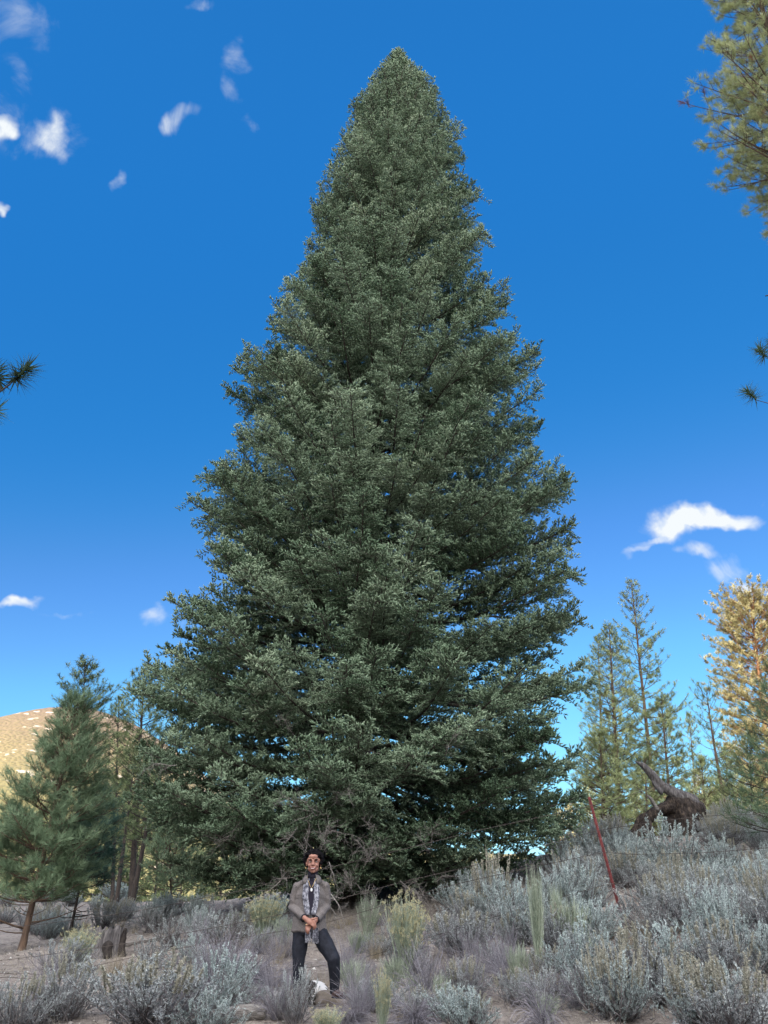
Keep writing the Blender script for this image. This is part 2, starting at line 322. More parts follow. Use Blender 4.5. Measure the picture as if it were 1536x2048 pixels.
# far hill, left
def hill(name, x0, x1, y0, y1, hf, m, nx=240, ny=120):
    X, Y = np.meshgrid(np.linspace(x0, x1, nx), np.linspace(y0, y1, ny)); Z = hf(X, Y)
    idx = np.arange(nx * ny).reshape(ny, nx); F = np.stack([idx[:-1, :-1], idx[:-1, 1:], idx[1:, 1:], idx[1:, :-1]], -1).reshape(-1, 4)
    g = Geo(); g.add(np.stack([X, Y, Z], -1).reshape(-1, 3), F); return tag(obj(name, g.mesh(name, [m], True)), kind='structure')
def hill_mat():
    m = bpy.data.materials.new('scrub_hillside'); m.use_nodes = True; t = m.node_tree; n = t.nodes; l = t.links; p = n['Principled BSDF']
    p.inputs['Roughness'].default_value = .95; tcn = n.new('ShaderNodeTexCoord')
    mp = n.new('ShaderNodeMapping'); mp.inputs['Scale'].default_value = (1, .6, 1.2); l.new(tcn.outputs['Object'], mp.inputs['Vector'])
    def ramp(f, cs, ps):
        r = n.new('ShaderNodeValToRGB'); e = r.color_ramp.elements; e[0].position = ps[0]; e[0].color = (*cs[0], 1); e[1].position = ps[-1]; e[1].color = (*cs[-1], 1)
        for c, q in zip(cs[1:-1], ps[1:-1]): x = e.new(q); x.color = (*c, 1)
        l.new(f, r.inputs[0]); return r.outputs[0]
    def noise(s, d=5):
        z = n.new('ShaderNodeTexNoise'); z.inputs['Scale'].default_value = s; z.inputs['Detail'].default_value = d; l.new(mp.outputs[0], z.inputs['Vector']); return z.outputs[0]
    sp = n.new('ShaderNodeSeparateXYZ'); l.new(tcn.outputs['Object'], sp.inputs[0])
    base = ramp(noise(.02), [(.33, .25, .10), (.30, .20, .13)], [.35, .65])
    mh = n.new('ShaderNodeMapRange'); mh.inputs['From Min'].default_value = 25; mh.inputs['From Max'].default_value = 80; l.new(sp.outputs[2], mh.inputs['Value'])
    bh = ramp(mh.outputs[0], [(.215, .19, .075), (.205, .155, .08), (.175, .115, .078)], [0, .5, 1])
    vo = n.new('ShaderNodeTexVoronoi'); vo.inputs['Scale'].default_value = .75; l.new(mp.outputs[0], vo.inputs['Vector'])
    sh = ramp(vo.outputs['Distance'], [(1, 1, 1), (0, 0, 0)], [.25, .5])
    m1 = n.new('ShaderNodeMix'); m1.data_type = 'RGBA'; l.new(bh, m1.inputs[6]); m1.inputs[7].default_value = (.17, .14, .06, 1)
    mu = n.new('ShaderNodeMath'); mu.operation = 'MULTIPLY'; mu.inputs[1].default_value = .55; l.new(sh, mu.inputs[0]); l.new(mu.outputs[0], m1.inputs[0])
    rk = ramp(noise(.22, 4), [(0, 0, 0), (1, 1, 1)], [.62, .67])
    m2 = n.new('ShaderNodeMix'); m2.data_type = 'RGBA'; l.new(rk, m2.inputs[0]); l.new(m1.outputs[2], m2.inputs[6]); m2.inputs[7].default_value = (.55, .46, .36, 1)
    l.new(m2.outputs[2], p.inputs['Base Color'])
    b = n.new('ShaderNodeBump'); b.inputs['Distance'].default_value = .5; l.new(vo.outputs['Distance'], b.inputs['Height']); b.invert = True; l.new(b.outputs[0], p.inputs['Normal'])
    return m
HM = hill_mat()
hp = [U(px, py, 380) for px, py in [(-400, 1690), (-150, 1590), (0, 1500), (60, 1468), (110, 1445), (190, 1418), (240, 1420), (300, 1445), (380, 1500), (480, 1600), (600, 1690)]]
hx = np.array([p[0] for p in hp]); hz = np.array([p[2] for p in hp])
def hf(X, Y):
    top = np.interp(X, hx, hz); top = np.maximum(top - 5 * 0, -5)
    t = np.clip((Y - 120) / 260, 0, 1.7)
    top = top * .94; prof = np.where(t < 1, np.sin(t * math.pi / 2) ** 1.6, 1 - np.maximum(t - 1, 0) ** 1.5)
    return -8 + (top + 8) * prof + 3 * fbm(X * .02, Y * .02, 21, 4) * np.clip(1 - np.abs(t - 1) * 0, 0, 1) * np.clip(1.0 - prof, .12, 1) + .5 * fbm(X * .2, Y * .2, 5, 3)
hill('hill', -420, 60, 110, 560, hf, HM, 300, 260)
rp = [(-60, 9), (20, 12), (90, 20), (170, 27), (300, 34), (460, 22)]
def rf(X, Y):
    top = np.interp(X, [p[0] for p in rp], [p[1] for p in rp]); t = np.clip((Y - 150) / 200, 0, 1.6)
    return -5 + (top + 5) * np.where(t < 1, np.sin(t * math.pi / 2), 1 - (t - 1) ** 2) + 2.5 * fbm(X * .03, Y * .03, 4, 4)
hill('hill', 20, 520, 140, 460, rf, HM, 200, 120)
# the mountain west of the valley, behind the camera, that keeps the evening sun off the near ground
ND = 420.0; RH = 41 + (ND + 19) * math.tan(SUN_EL) / 1.0
ca, sa = math.cos(SUN_AZ + math.pi), math.sin(SUN_AZ + math.pi)
def ridge():
    X, Yl = np.meshgrid(np.linspace(-900, 900, 300), np.linspace(-260, 200, 60))
    Zr = np.where(Yl < 0, RH * np.clip(1 + Yl / 260, 0, 1), RH * np.clip(1 - Yl / 200, 0, 1) ** 1.2) + 5 * fbm(X * .01, Yl * .01, 2, 4) * (np.abs(Yl) < 150) - 6
    # ridge frame: along-sun axis
    dx, dy = -sun_dir[0] / math.cos(SUN_EL), -sun_dir[1] / math.cos(SUN_EL)      # towards the scene
    ax, ay = dy, -dx
    PX = ax * X - dx * (ND - Yl); PY = ay * X - dy * (ND - Yl)
    idx = np.arange(X.size).reshape(X.shape); F = np.stack([idx[:-1, :-1], idx[:-1, 1:], idx[1:, 1:], idx[1:, :-1]], -1).reshape(-1, 4)
    g = Geo(); g.add(np.stack([PX, PY, Zr], -1).reshape(-1, 3), F); tag(obj('mountain', g.mesh('mountain', [HM], True)), kind='structure')
ridge()

# ------------------------------------------------------------------ the great fir
prof = [(97, 795, 799), (120, 778, 812), (150, 757, 835), (200, 722, 880), (250, 697, 905), (300, 681, 928), (350, 655, 935), (400, 632, 955), (450, 624, 966), (500, 615, 958), (550, 598, 990), (600, 588, 1010),
        (650, 548, 1015), (700, 538, 1045), (740, 528, 1055), (785, 452, 1055), (830, 458, 1062), (870, 495, 1085), (940, 440, 1085), (1000, 382, 1132), (1050, 388, 1122), (1110, 412, 1185), (1170, 402, 1190),
        (1230, 350, 1185), (1290, 312, 1172), (1350, 316, 1172), (1400, 300, 1178), (1450, 285, 1180), (1500, 275, 1175), (1560, 270, 1170), (1620, 290, 1150), (1680, 310, 1110), (1720, 340, 1040), (1760, 380, 950)]
FD = 19.0
bz = U(698, 1795, FD); ap = U(797, 97, FD)
fz0 = float(tz(bz[0], FD)); FH = ap[2] - fz0
def axis_x(z): return bz[0] + (ap[0] - bz[0]) * np.clip((z - fz0) / FH, 0, 1)
pl = []; pr = []
for y, a, b in prof:
    p = U(a, y, FD); q_ = U(b, y, FD); pl.append((p[2], axis_x(p[2]) - p[0])); pr.append((q_[2], q_[0] - axis_x(q_[2])))
pl = np.array(pl[::-1]); pr = np.array(pr[::-1])
def frad(z, az):                       # az: 0 = +x
    rl = np.interp(z, pl[:, 0], pl[:, 1]); rr = np.interp(z, pr[:, 0], pr[:, 1]); c = math.cos(az); m_ = .5 * (rl + rr) * (.93 if z > fz0 + 4 else 1.0)
    return m_ * (1 - abs(c) ** 1.5) + (rr if c > 0 else rl) * abs(c) ** 1.5
rng = np.random.default_rng(7)
def fir_bough(gf, gw, zt, az, Lr, tilt, dens=1.0, tone0=.5, gd=None):
    """one bough ending at height zt, Lr from the trunk"""
    az += rng.normal(0, .03)
    k = 14; t = np.linspace(0, 1, k); up = .10 * Lr * (1 if tilt < .1 else .4)
    # height relative to start: straight part + sag + upturned tip
    zrel = Lr * math.tan(tilt) * t - .06 * Lr * np.sin(t * math.pi) + up * t ** 3
    wob = rng.normal(0, .02 * Lr) * np.sin(t * math.pi * 1.3)
    cx, sx = math.cos(az), math.sin(az)
    rr = Lr * t
    z = zt - zrel[-1] + zrel
    px = axis_x(z[0]) * (1 - t) + axis_x(zt) * t + cx * rr - sx * wob; py = FD + sx * rr + cx * wob
    P = np.stack([px, py, z], -1)
    gz = tz(P[:, 0], P[:, 1], False) + .12
    P[:, 2] = np.maximum(P[:, 2], gz)
    tube(gw, P, np.linspace(.018 + .009 * Lr, .008, k), 4, .5, 0, cap=False)
    start = .0 if Lr < 1.4 else 1 - min(.92, 3.9 / Lr)
    LA = []; LB = []; SP = []; SD = []; SL = []; ST = []
    # foliage pads: laterals fan to the sides and upwards near the outer end, every one thickly clad
    n_l = max(5, int((1 - start) * Lr / .058 * dens))
    ts = start + (1 - start) * ((np.arange(n_l) + rng.uniform(0, 1, n_l)) / n_l) ** .72
    W = min(.92, .19 * Lr + .20)
    for tt in ts:
        tt = min(tt, .985)
        p = np.array([np.interp(tt, t, P[:, j]) for j in range(3)])
        i = min(int(tt * (k - 1)), k - 2); T = nrm(P[i + 1] - P[i]); Sd = nrm(np.cross(T, [0, 0, 1.0])); Un = np.cross(Sd, T)
        f_ = (tt - start) / (1 - start)
        wl = W * (math.sin(min(1, f_ * 1.15 + .12) * math.pi * .5) if f_ < .55 else max(.30, 1 - (f_ - .55) * 1.35)) * rng.uniform(.65, 1.15)
        phi = rng.normal(.30, .55); phi = max(-.7, min(1.35, phi)); sd = rng.choice([-1, 1])
        wl *= 1 - .45 * max(0, phi)
        d = nrm(T * rng.uniform(.35, .9) + (Sd * sd * math.cos(phi) + Un * math.sin(phi)))
        end = p + d * wl - np.array([0, 0, .10 * wl])
        LA.append(p); LB.append(end)
        ns = max(2, int(wl / (.042 / dens)))
        us = (np.arange(ns) + rng.uniform(.3, .9)) / ns
        B = p + (end - p) * us[:, None]
        Pn = nrm(np.cross(d, Un)); sg = np.where(np.arange(ns) % 2 == 0, 1, -1)[:, None]
        dd = nrm(d * rng.uniform(.5, 1.0, (ns, 1)) + Pn * sg * rng.uniform(.4, .9, (ns, 1)) + Un * rng.uniform(-.1, .8, (ns, 1)) + np.array([0, 0, .18]))
        SP.append(B); SD.append(dd); SL.append(rng.uniform(.075, .135, ns))
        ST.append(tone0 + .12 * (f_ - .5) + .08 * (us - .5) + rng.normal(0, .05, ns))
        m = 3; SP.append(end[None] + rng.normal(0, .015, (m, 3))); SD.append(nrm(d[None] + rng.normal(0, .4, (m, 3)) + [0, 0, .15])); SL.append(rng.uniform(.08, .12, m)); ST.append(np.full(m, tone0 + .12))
    m = int(Lr * (1 - start) / .035); u_ = rng.uniform(start, 1, m); B = np.stack([np.interp(u_, t, P[:, j]) for j in range(3)], -1); dd = nrm(rng.normal(0, .8, (m, 3)) + nrm(P[-1] - P[0]) * .7 + [0, 0, .3])
    SP.append(B); SD.append(dd); SL.append(rng.uniform(.08, .13, m)); ST.append(tone0 + rng.normal(0, .08, m))
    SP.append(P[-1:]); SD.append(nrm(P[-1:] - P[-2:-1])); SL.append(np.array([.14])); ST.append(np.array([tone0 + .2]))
    if LA: segs(gw, LA, LB, .006, .003, .5, 0)
    return np.concatenate(SP), np.concatenate(SD), np.concatenate(SL), np.concatenate(ST)
def build_fir():
    root = empty('fir_tree', (bz[0], FD, fz0), label='huge conical blue-green fir tree towering behind the standing woman', cat='fir tree')
    bpy.context.view_layer.update()
    gw = Geo(); gf = Geo(); gt = Geo()
    zz = np.linspace(-.3, FH * .995, 30); tube(gt, np.stack([axis_x(fz0 + zz), FD + 0 * zz, fz0 + zz], -1), .34 * (1 - zz / FH).clip(.02, 1.05) ** .9, 12)
    acc = []
    h = .35
    while h < FH - .15:
        f = h / FH
        nb = 8 if f < .75 else 9
        a0 = rng.uniform(0, 6.28)
        for k in range(nb):
            az = a0 + k * 2 * math.pi / nb + rng.normal(0, .22); zt = fz0 + h + rng.normal(0, .16)
            if zt > ap[2] - .1: continue
            R = frad(zt, az)
            cl = 1 + .26 * fbm(az * 1.9 + 10, zt * .95, 31, 2)
            Lr = max(.12, R * rng.uniform(.88, 1.03) * min(1.05, cl) - .04)
            back = math.sin(az) > .35
            tilt = np.interp(f, [0, .12, .35, .7, 1], [-.24, -.12, .08, .38, .95]) + rng.normal(0, .07)
            if Lr > 2 and rng.random() < .10: continue
            acc.append(fir_bough(gf, gw, zt, az, Lr, tilt, .5 if back else 1.0, .48 + rng.normal(0, .14) + .16 * min(1, f / .6)))  # higher boughs get a paler tone for the extra light up there
        h += np.interp(f, [0, .3, .6, .85, 1], [.20, .25, .27, .22, .15])
    # leader
    P = np.stack([np.full(14, ap[0]), np.full(14, FD), np.linspace(ap[2] - 1.0, ap[2] - .05, 14)], -1); D = nrm(rng.normal(0, .5, (14, 3)) + [0, 0, 1.0]); acc.append((P, D, np.full(14, .24), np.full(14, .6)))
    SP, SD, SL, ST = [np.concatenate(x) for x in zip(*acc)]
    ok = SP[:, 2] > tz(SP[:, 0], SP[:, 1], False) + .05
    SP, SD, SL, ST = SP[ok], SD[ok], SL[ok], ST[ok]
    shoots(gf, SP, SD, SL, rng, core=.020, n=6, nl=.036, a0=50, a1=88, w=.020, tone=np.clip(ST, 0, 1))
    obj('trunk', gt.mesh('fir_trunk', [M['fir_bark']], True), root)
    obj('limbs', gw.mesh('fir_limbs', [M['fir_bark']]), root)
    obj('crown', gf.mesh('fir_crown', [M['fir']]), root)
    # bare grey twigs low on the near side
    gd = Geo()
    def twig(p, d, Ln, r, lev):
        k = 6; pts = [p]; dd = d.copy()
        for i in range(k): dd = nrm(dd + rng.normal(0, .16, 3) + np.array([0, 0, .02])); pts.append(pts[-1] + dd * Ln / k)
        tube(gd, pts, np.linspace(r, r * .35, k + 1), 3, rng.uniform(.2, 1), 0, cap=False)
        if lev > 0:
            for i in range(1, k + 1):
                for _ in range(2 if lev > 1 else 1):
                    twig(pts[i], nrm(dd + rng.normal(0, .75, 3)), Ln * rng.uniform(.25, .5), r * .5, lev - 1)
    for (px, py, d, n_) in [(665, 1650, 15.2, 7), (610, 1640, 14.6, 5), (740, 1740, 14.6, 9), (700, 1790, 14.8, 8), (560, 1740, 15.0, 4), (850, 1700, 15.4, 5), (820, 1760, 15.4, 6), (650, 1700, 14.6, 6), (400, 1560, 16.0, 3), (470, 1620, 15.8, 3), (760, 1480, 15.5, 3), (900, 1500, 15.5, 3), (560, 1460, 15.8, 3), (690, 1600, 15, 4), (540, 1700, 15.3, 4), (640, 1790, 14.2, 6), (770, 1800, 14.6, 7)]:
        for _ in range(max(1, n_ // 2)):
            p = U(px + rng.normal(0, 22), py + rng.normal(0, 20), d + rng.normal(0, .3)); p[2] = max(p[2], float(tz(p[0], p[1])) + .2)
            out_ = nrm(np.array([p[0] - bz[0], p[1] - FD, 0])); twig(p, nrm(out_ + rng.normal(0, .5, 3) + np.array([0, 0, -.25])), rng.uniform(.35, .8), .008, 2)
    obj('dead_twigs', gd.mesh('fir_dead', [M['dead']]), root)
build_fir()
# ------------------------------------------------------------------ pines
def pine(name, label, d, base, top, rprof, fol='pine', bark='bark', group=None, cat='pine tree', crown0=.2, whorl=.5, nbr=5, trunk=.02, need=.16, nw=.006, nn=16, tsp=.28, tlen=.16, up=.35, seed=1,
         keep=None, extra=None, deadlow=0, tone=.5, ztop=None, xy=None, bend=0, droop=0, side=.55, nspread=(35, 80), browns=0):
    """base, top: pixels on the tree's axis; rprof: crown radius against fraction of the height"""
    R = np.random.default_rng(seed); whorl *= .72; tsp *= .62; trunk *= .72; nn = int(nn * .85)
    if d >= 28: nspread = (55, 125); tlen *= .6; nn = int(nn * 1.3); need *= .82
    if xy is None: b = U(*base, d); t_ = U(*top, d); bx, tx, zt = b[0], t_[0], t_[2]; by = d
    else: (bx, by), tx, zt = xy, xy[0], ztop
    bz_ = float(tz(bx, by)) - .05; H = zt - bz_
    root = empty(name, (bx, by, bz_ + .05), label=label, cat=cat, group=group); bpy.context.view_layer.update()
    gt = Geo(); gf = Geo()
    s = np.linspace(0, 1, 16)
    def ax(f): return np.array([bx + (tx - bx) * f + bend * math.sin(f * math.pi) , by, bz_ + H * f])
    tube(gt, [ax(f) for f in s], trunk * H * (1 - s * .93) ** .85 * np.where(s < .03, 1.25, 1), 9, .5)
    TP = []; TD = []; TT = []; BA = []; BB = []; BR = []
    def branch(p0, az, Lb, el, foliage=True):
        k = max(5, min(10, int(Lb / .22))); t = np.linspace(0, 1, k)
        dirh = np.array([math.cos(az), math.sin(az), 0]); lat = np.array([-dirh[1], dirh[0], 0])
        w = R.normal(0, .05 * Lb)
        P = p0 + dirh * (Lb * math.cos(el) * t)[:, None] + lat * (w * np.sin(t * 3))[:, None] + np.array([0, 0, 1.]) * (Lb * (math.sin(el) * t - droop * np.sin(t * math.pi) + up * .5 * t ** 2.4))[:, None]
        r_ = max(.006, .012 * Lb); tube(gt, P, np.linspace(r_ + .004, .005, k), 4, .5, 0, cap=False)
        if not foliage: return P
        T = nrm(np.gradient(P, axis=0)); n = max(1, int(Lb * (1 - .15) / tsp))
        for i in range(n):
            f = .22 + .78 * (i + R.uniform(0, 1)) / n; f = min(f, 1)
            p = np.array([np.interp(f, t, P[:, j]) for j in range(3)]); tt = T[min(int(f * k), k - 1)]
            sd = R.choice([-1, 1]); sl_ = side * Lb * (1.05 - f) * R.uniform(.4, 1.0) + .06
            dd = nrm(tt * .7 + lat * sd * R.uniform(.3, 1.0) + np.array([0, 0, R.uniform(-.05, .5)]))
            e = p + dd * sl_; BA.append(p); BB.append(e); BR.append(.006)
            m = max(1, int(sl_ / (tsp * .9)))
            for q_ in range(m):
                ff = 1 - q_ / m * .75; TP.append(p + (e - p) * ff + (R.normal(0, .04, 3) if q_ else 0)); TD.append(nrm(dd + R.normal(0, .45, 3) + np.array([0, 0, .5]))); TT.append(tone + R.normal(0, .13))
        TP.append(P[-1]); TD.append(nrm(T[-1] + [0, 0, .3])); TT.append(tone + .1)
        return P
    f = crown0
    while f < .985:
        r = np.interp(f, [a for a, _ in rprof], [c for _, c in rprof])
        a0 = R.uniform(0, 6.28); nb = nbr if f < .9 else max(3, nbr - 1)
        for k in range(nb):
            az = a0 + k * 6.28 / nb + R.normal(0, .3); Lb = r * R.uniform(.62, 1.08)
            if keep is not None and not keep(ax(f), az, Lb): continue
            branch(ax(f) + np.array([0, 0, R.normal(0, whorl * .2)]), az, max(.12, Lb), np.interp(f, [0, .4, .8, 1], [-.05, .12, .45, 1.0]) + R.normal(0, .1))
        f += whorl * R.uniform(.75, 1.25) / H * (1 if f < .85 else .6)
    TP.append(ax(1.0) - [0, 0, .15]); TD.append(np.array([0, 0, 1.])); TT.append(tone)
    for i in range(deadlow):
        f = R.uniform(.06, crown0); branch(ax(f), R.uniform(0, 6.28), R.uniform(.3, .9) * max(.6, rprof[0][1]), R.uniform(-.25, .15), False)
    if extra:
        for (p0f, tgt, sprigs) in extra:
            p0 = ax(p0f); tgt = np.array(tgt); k = 9; t = np.linspace(0, 1, k)
            P = p0 + (tgt - p0) * t[:, None] + np.array([0, 0, 1.]) * (-.12 * np.linalg.norm(tgt - p0) * np.sin(t * math.pi))[:, None]
            tube(gt, P, np.linspace(.035, .007, k), 5, .5, 0, cap=False)
            for (o, dd) in sprigs:
                e = tgt + np.array(o); BA.append(tgt - (tgt - P[-2]) * .3); BB.append(e); BR.append(.007); TP.append(e); TD.append(nrm(np.array(dd, float))); TT.append(tone)
    if BA: segs(gt, BA, BB, .007 if need > .1 else .005, .004, .5, 0)
    TP = np.array(TP); TD = np.array(TD); TT = np.clip(TT, 0, 1)
    if browns:
        o_ = np.argsort((TP - np.array(U(1385, 215, TP[:, 1].mean()))).__pow__(2).sum(1)); bi = np.concatenate([o_[:3], R.choice(len(TP), browns, False)]); gb = Geo()
        shoots(gb, TP[bi], TD[bi], tlen, R, core=.0, n=nn, nl=need, a0=nspread[0], a1=nspread[1], w=nw, tone=R.uniform(0, 1, len(bi))); obj('dead_tuft', gb.mesh('dead_tufts', [mat('orange_dead_needles', [(.22, .10, .05), (.42, .20, .12)])]), root)
        kk = np.ones(len(TP), bool); kk[bi] = False; TP, TD, TT = TP[kk], TD[kk], TT[kk]
    shoots(gf, TP, TD, tlen * R.uniform(.8, 1.2, len(TP)), R, core=.0, n=nn, nl=need, a0=nspread[0], a1=nspread[1], w=nw, tone=TT)
    obj('trunk', gt.mesh(name + '_wood', [M[bark]], True), root); obj('crown', gf.mesh(name + '_needles', [M[fol]]), root)
    return root
def px2m(px, d, y=1500): return px / FPX * d * 1.0
# left side
pine('young_pine', 'thick-needled young pine with brown trunk at the far left, its dense crown before the hill', 19, (44, 1897), (158, 1398), [(.15, 1.3), (.35, 1.5), (.6, 1.1), (.8, .65), (1, .15)], fol='pine_young', bark='bark', crown0=.19,
     whorl=.30, nbr=6, trunk=.019, need=.21, nw=.012, nn=26, tsp=.165, tlen=.2, seed=11, deadlow=9, tone=.62, up=.45)
pine('young_pine', 'slim dark teal young pine right behind the brown-trunked one at the far left', 22, (140, 1868), (197, 1590), [(.28, .9), (.55, 1.0), (.8, .6), (1, .12)], fol='pine_blue', bark='bark_dark', crown0=.33,
     whorl=.26, nbr=6, trunk=.016, need=.16, nw=.012, nn=24, tsp=.16, tlen=.18, seed=12, deadlow=14, tone=.35)
pine('pine_tree', 'tall pine whose open bushy top stands against the sky above the hill slope', 42, (150, 1800), (170, 1328), [(.2, 2.2), (.6, 2.3), (.8, 1.8), (.92, 1.0), (1, .2)], fol='pine', bark='bark_dark', crown0=.25,
     whorl=.55, nbr=6, trunk=.016, need=.28, nw=.032, nn=18, tsp=.42, tlen=.3, seed=13, tone=.4)
pine('pine_tree', 'pine with a slightly browned pointed top touching the left edge of the great fir', 36, (262, 1812), (289, 1340), [(.15, 1.5), (.5, 1.8), (.75, 1.3), (.9, .8), (1, .15)], fol='pine', bark='bark_dark', crown0=.26,
     whorl=.45, nbr=6, trunk=.02, need=.22, nw=.026, nn=18, tsp=.33, tlen=.26, seed=14, deadlow=10, tone=.6)
pine('pine_tree', 'thin pine left of the browned-top pine, its small tip just above the hill crest', 40, (225, 1806), (238, 1400), [(.2, 1.1), (.6, 1.2), (.85, .7), (1, .12)], fol='pine', bark='bark_dark', crown0=.3,
     whorl=.5, nbr=5, trunk=.014, need=.24, nw=.028, nn=16, tsp=.4, tlen=.26, seed=15, deadlow=6, tone=.45)
pine('pine_tree', 'dark-trunked leaning pine half hidden behind the lower left boughs of the fir', 31, (262, 1815), (330, 1470), [(.2, 1.2), (.6, 1.6), (.85, 1.0), (1, .2)], fol='pine', bark='bark_dark', crown0=.38,
     whorl=.45, nbr=6, trunk=.024, need=.2, nw=.024, nn=16, tsp=.34, tlen=.25, seed=16, deadlow=12, tone=.35)
pine('pine_tree', 'slim straight pine with a bare lower trunk in the grove left of the fir', 34, (238, 1782), (272, 1500), [(.3, .9), (.6, 1.2), (.85, .8), (1, .2)], fol='pine', bark='bark_dark', crown0=.42,
     whorl=.45, nbr=5, trunk=.022, need=.2, nw=.024, nn=16, tsp=.36, tlen=.25, seed=17, deadlow=8, tone=.4)
pine('young_pine', 'light yellow-green sapling pine under the lower left edge of the fir', 24, (346, 1815), (338, 1640), [(.2, .75), (.5, .8), (.8, .45), (1, .1)], fol='pine_young', bark='bark', crown0=.3,
     whorl=.2, nbr=6, trunk=.018, need=.15, nw=.012, nn=24, tsp=.17, tlen=.16, seed=18, deadlow=5, tone=.95)
# right side, beyond the rise; raised tones stand in for sun on the needles
pine('pine_tree', 'tallest pine right of the fir, bare-stemmed with tufted branches against the sky', 44, (1318, 1700), (1262, 1160), [(.15, 2.0), (.45, 2.5), (.7, 1.9), (.85, 1.3), (.95, .6), (1, .2)], fol='pine', bark='bark', crown0=.3,
     whorl=.75, nbr=4, trunk=.0125, need=.22, nw=.030, nn=18, tsp=.30, tlen=.28, seed=21, tone=.9, up=.6, side=.42)
pine('pine_tree', 'dense green pine between the great fir and the tallest thin pine', 40, (1240, 1700), (1218, 1250), [(.1, 2.1), (.4, 2.2), (.7, 1.5), (.88, .75), (1, .15)], fol='pine', bark='bark', crown0=.1,
     whorl=.42, nbr=6, trunk=.017, need=.23, nw=.028, nn=18, tsp=.37, tlen=.28, seed=22, tone=.95, up=.5)
pine('pine_tree', 'narrow pine peeping out between the great fir and the dense green pine', 50, (1205, 1700), (1196, 1272), [(.2, 1.1), (.6, 1.3), (.85, .9), (1, .2)], fol='pine', bark='bark', crown0=.2,
     whorl=.7, nbr=5, trunk=.012, need=.26, nw=.034, nn=16, tsp=.5, tlen=.3, seed=23, tone=.8)
pine('young_pine', 'bushy low pine directly behind the red fence post', 30, (1205, 1700), (1200, 1470), [(.1, 1.5), (.45, 1.5), (.8, .8), (1, .15)], fol='pine', bark='bark', crown0=.08,
     whorl=.3, nbr=6, trunk=.02, need=.2, nw=.02, nn=20, tsp=.27, tlen=.22, seed=24, tone=.85)
pine('young_pine', 'shorter fuller pine at the foot of the tallest thin pine', 38, (1345, 1705), (1322, 1392), [(.1, 1.6), (.4, 1.7), (.75, 1.1), (1, .15)], fol='pine', bark='bark', crown0=.12,
     whorl=.42, nbr=6, trunk=.018, need=.21, nw=.026, nn=18, tsp=.35, tlen=.26, seed=25, tone=.8)
pine('pine_tree', 'sparse pine with a pale stem and curved side limb left of the golden pine', 34, (1470, 1690), (1412, 1378), [(.25, .8), (.5, .9), (.8, 1.0), (.95, .6), (1, .2)], fol='pine', bark='bark', crown0=.32,
     whorl=.55, nbr=4, trunk=.02, need=.2, nw=.024, nn=18, tsp=.36, tlen=.25, seed=26, tone=.75, up=.8, bend=-.1)
pine('pine_tree', 'small thin pointed pine standing in the gap between the tallest pine and the pale-stemmed one', 62, (1395, 1700), (1378, 1430), [(.2, 1.2), (.6, 1.2), (.85, .8), (1, .15)], fol='pine_pale', bark='bark', crown0=.15,
     whorl=.7, nbr=5, trunk=.013, need=.28, nw=.04, nn=16, tsp=.6, tlen=.32, seed=27, tone=.5)
pine('pine_tree', 'big golden sunlit pine with orange trunk at the right edge', 100, (1545, 1690), (1502, 1205), [(.2, 4.5), (.45, 6.5), (.7, 7.4), (.88, 6.3), (.96, 4.6), (1, 2)], fol='pine_gold', bark='bark_orange', crown0=.22,
     whorl=1.0, nbr=7, trunk=.018, need=.55, nw=.085, nn=20, tsp=.85, tlen=.6, seed=28, tone=.55, up=.35)
pine('young_pine', 'dark long-needled sapling pine leaning in at the right edge before the golden pine', 15.5, (1560, 1680), (1562, 1330), [(.1, .8), (.4, .85), (.7, .6), (1, .15)], fol='pine_young', bark='bark_dark', crown0=.12,
     whorl=.3, nbr=5, trunk=.012, need=.2, nw=.009, nn=34, tsp=.25, tlen=.2, seed=29, tone=.35)
pine('young_pine', 'bushy dark green pine just left of the sapling at the right edge', 27, (1500, 1690), (1500, 1490), [(.1, 1.2), (.5, 1.1), (1, .15)], fol='pine', bark='bark_dark', crown0=.1,
     whorl=.3, nbr=6, trunk=.018, need=.19, nw=.018, nn=20, tsp=.26, tlen=.2, seed=30, tone=.5)
pine('young_pine', 'low pine behind the uprooted stump with its yellow-green crown', 33, (1412, 1690), (1402, 1520), [(.1, 1.3), (.5, 1.2), (1, .15)], fol='pine', bark='bark', crown0=.08,
     whorl=.32, nbr=6, trunk=.018, need=.2, nw=.022, nn=18, tsp=.29, tlen=.22, seed=31, tone=.95)
pine('young_pine', 'low pine right behind the broken snag of the uprooted stump', 36, (1290, 1700), (1290, 1510), [(.1, 1.4), (.5, 1.3), (1, .15)], fol='pine', bark='bark', crown0=.08,
     whorl=.36, nbr=6, trunk=.018, need=.2, nw=.024, nn=18, tsp=.32, tlen=.22, seed=32, tone=.85)
pine('young_pine', 'olive low pine between the pale-stemmed pine and the right edge', 42, (1455, 1700), (1450, 1500), [(.1, 1.6), (.5, 1.5), (1, .15)], fol='pine', bark='bark', crown0=.08,
     whorl=.4, nbr=6, trunk=.018, need=.22, nw=.028, nn=18, tsp=.36, tlen=.25, seed=33, tone=.85)
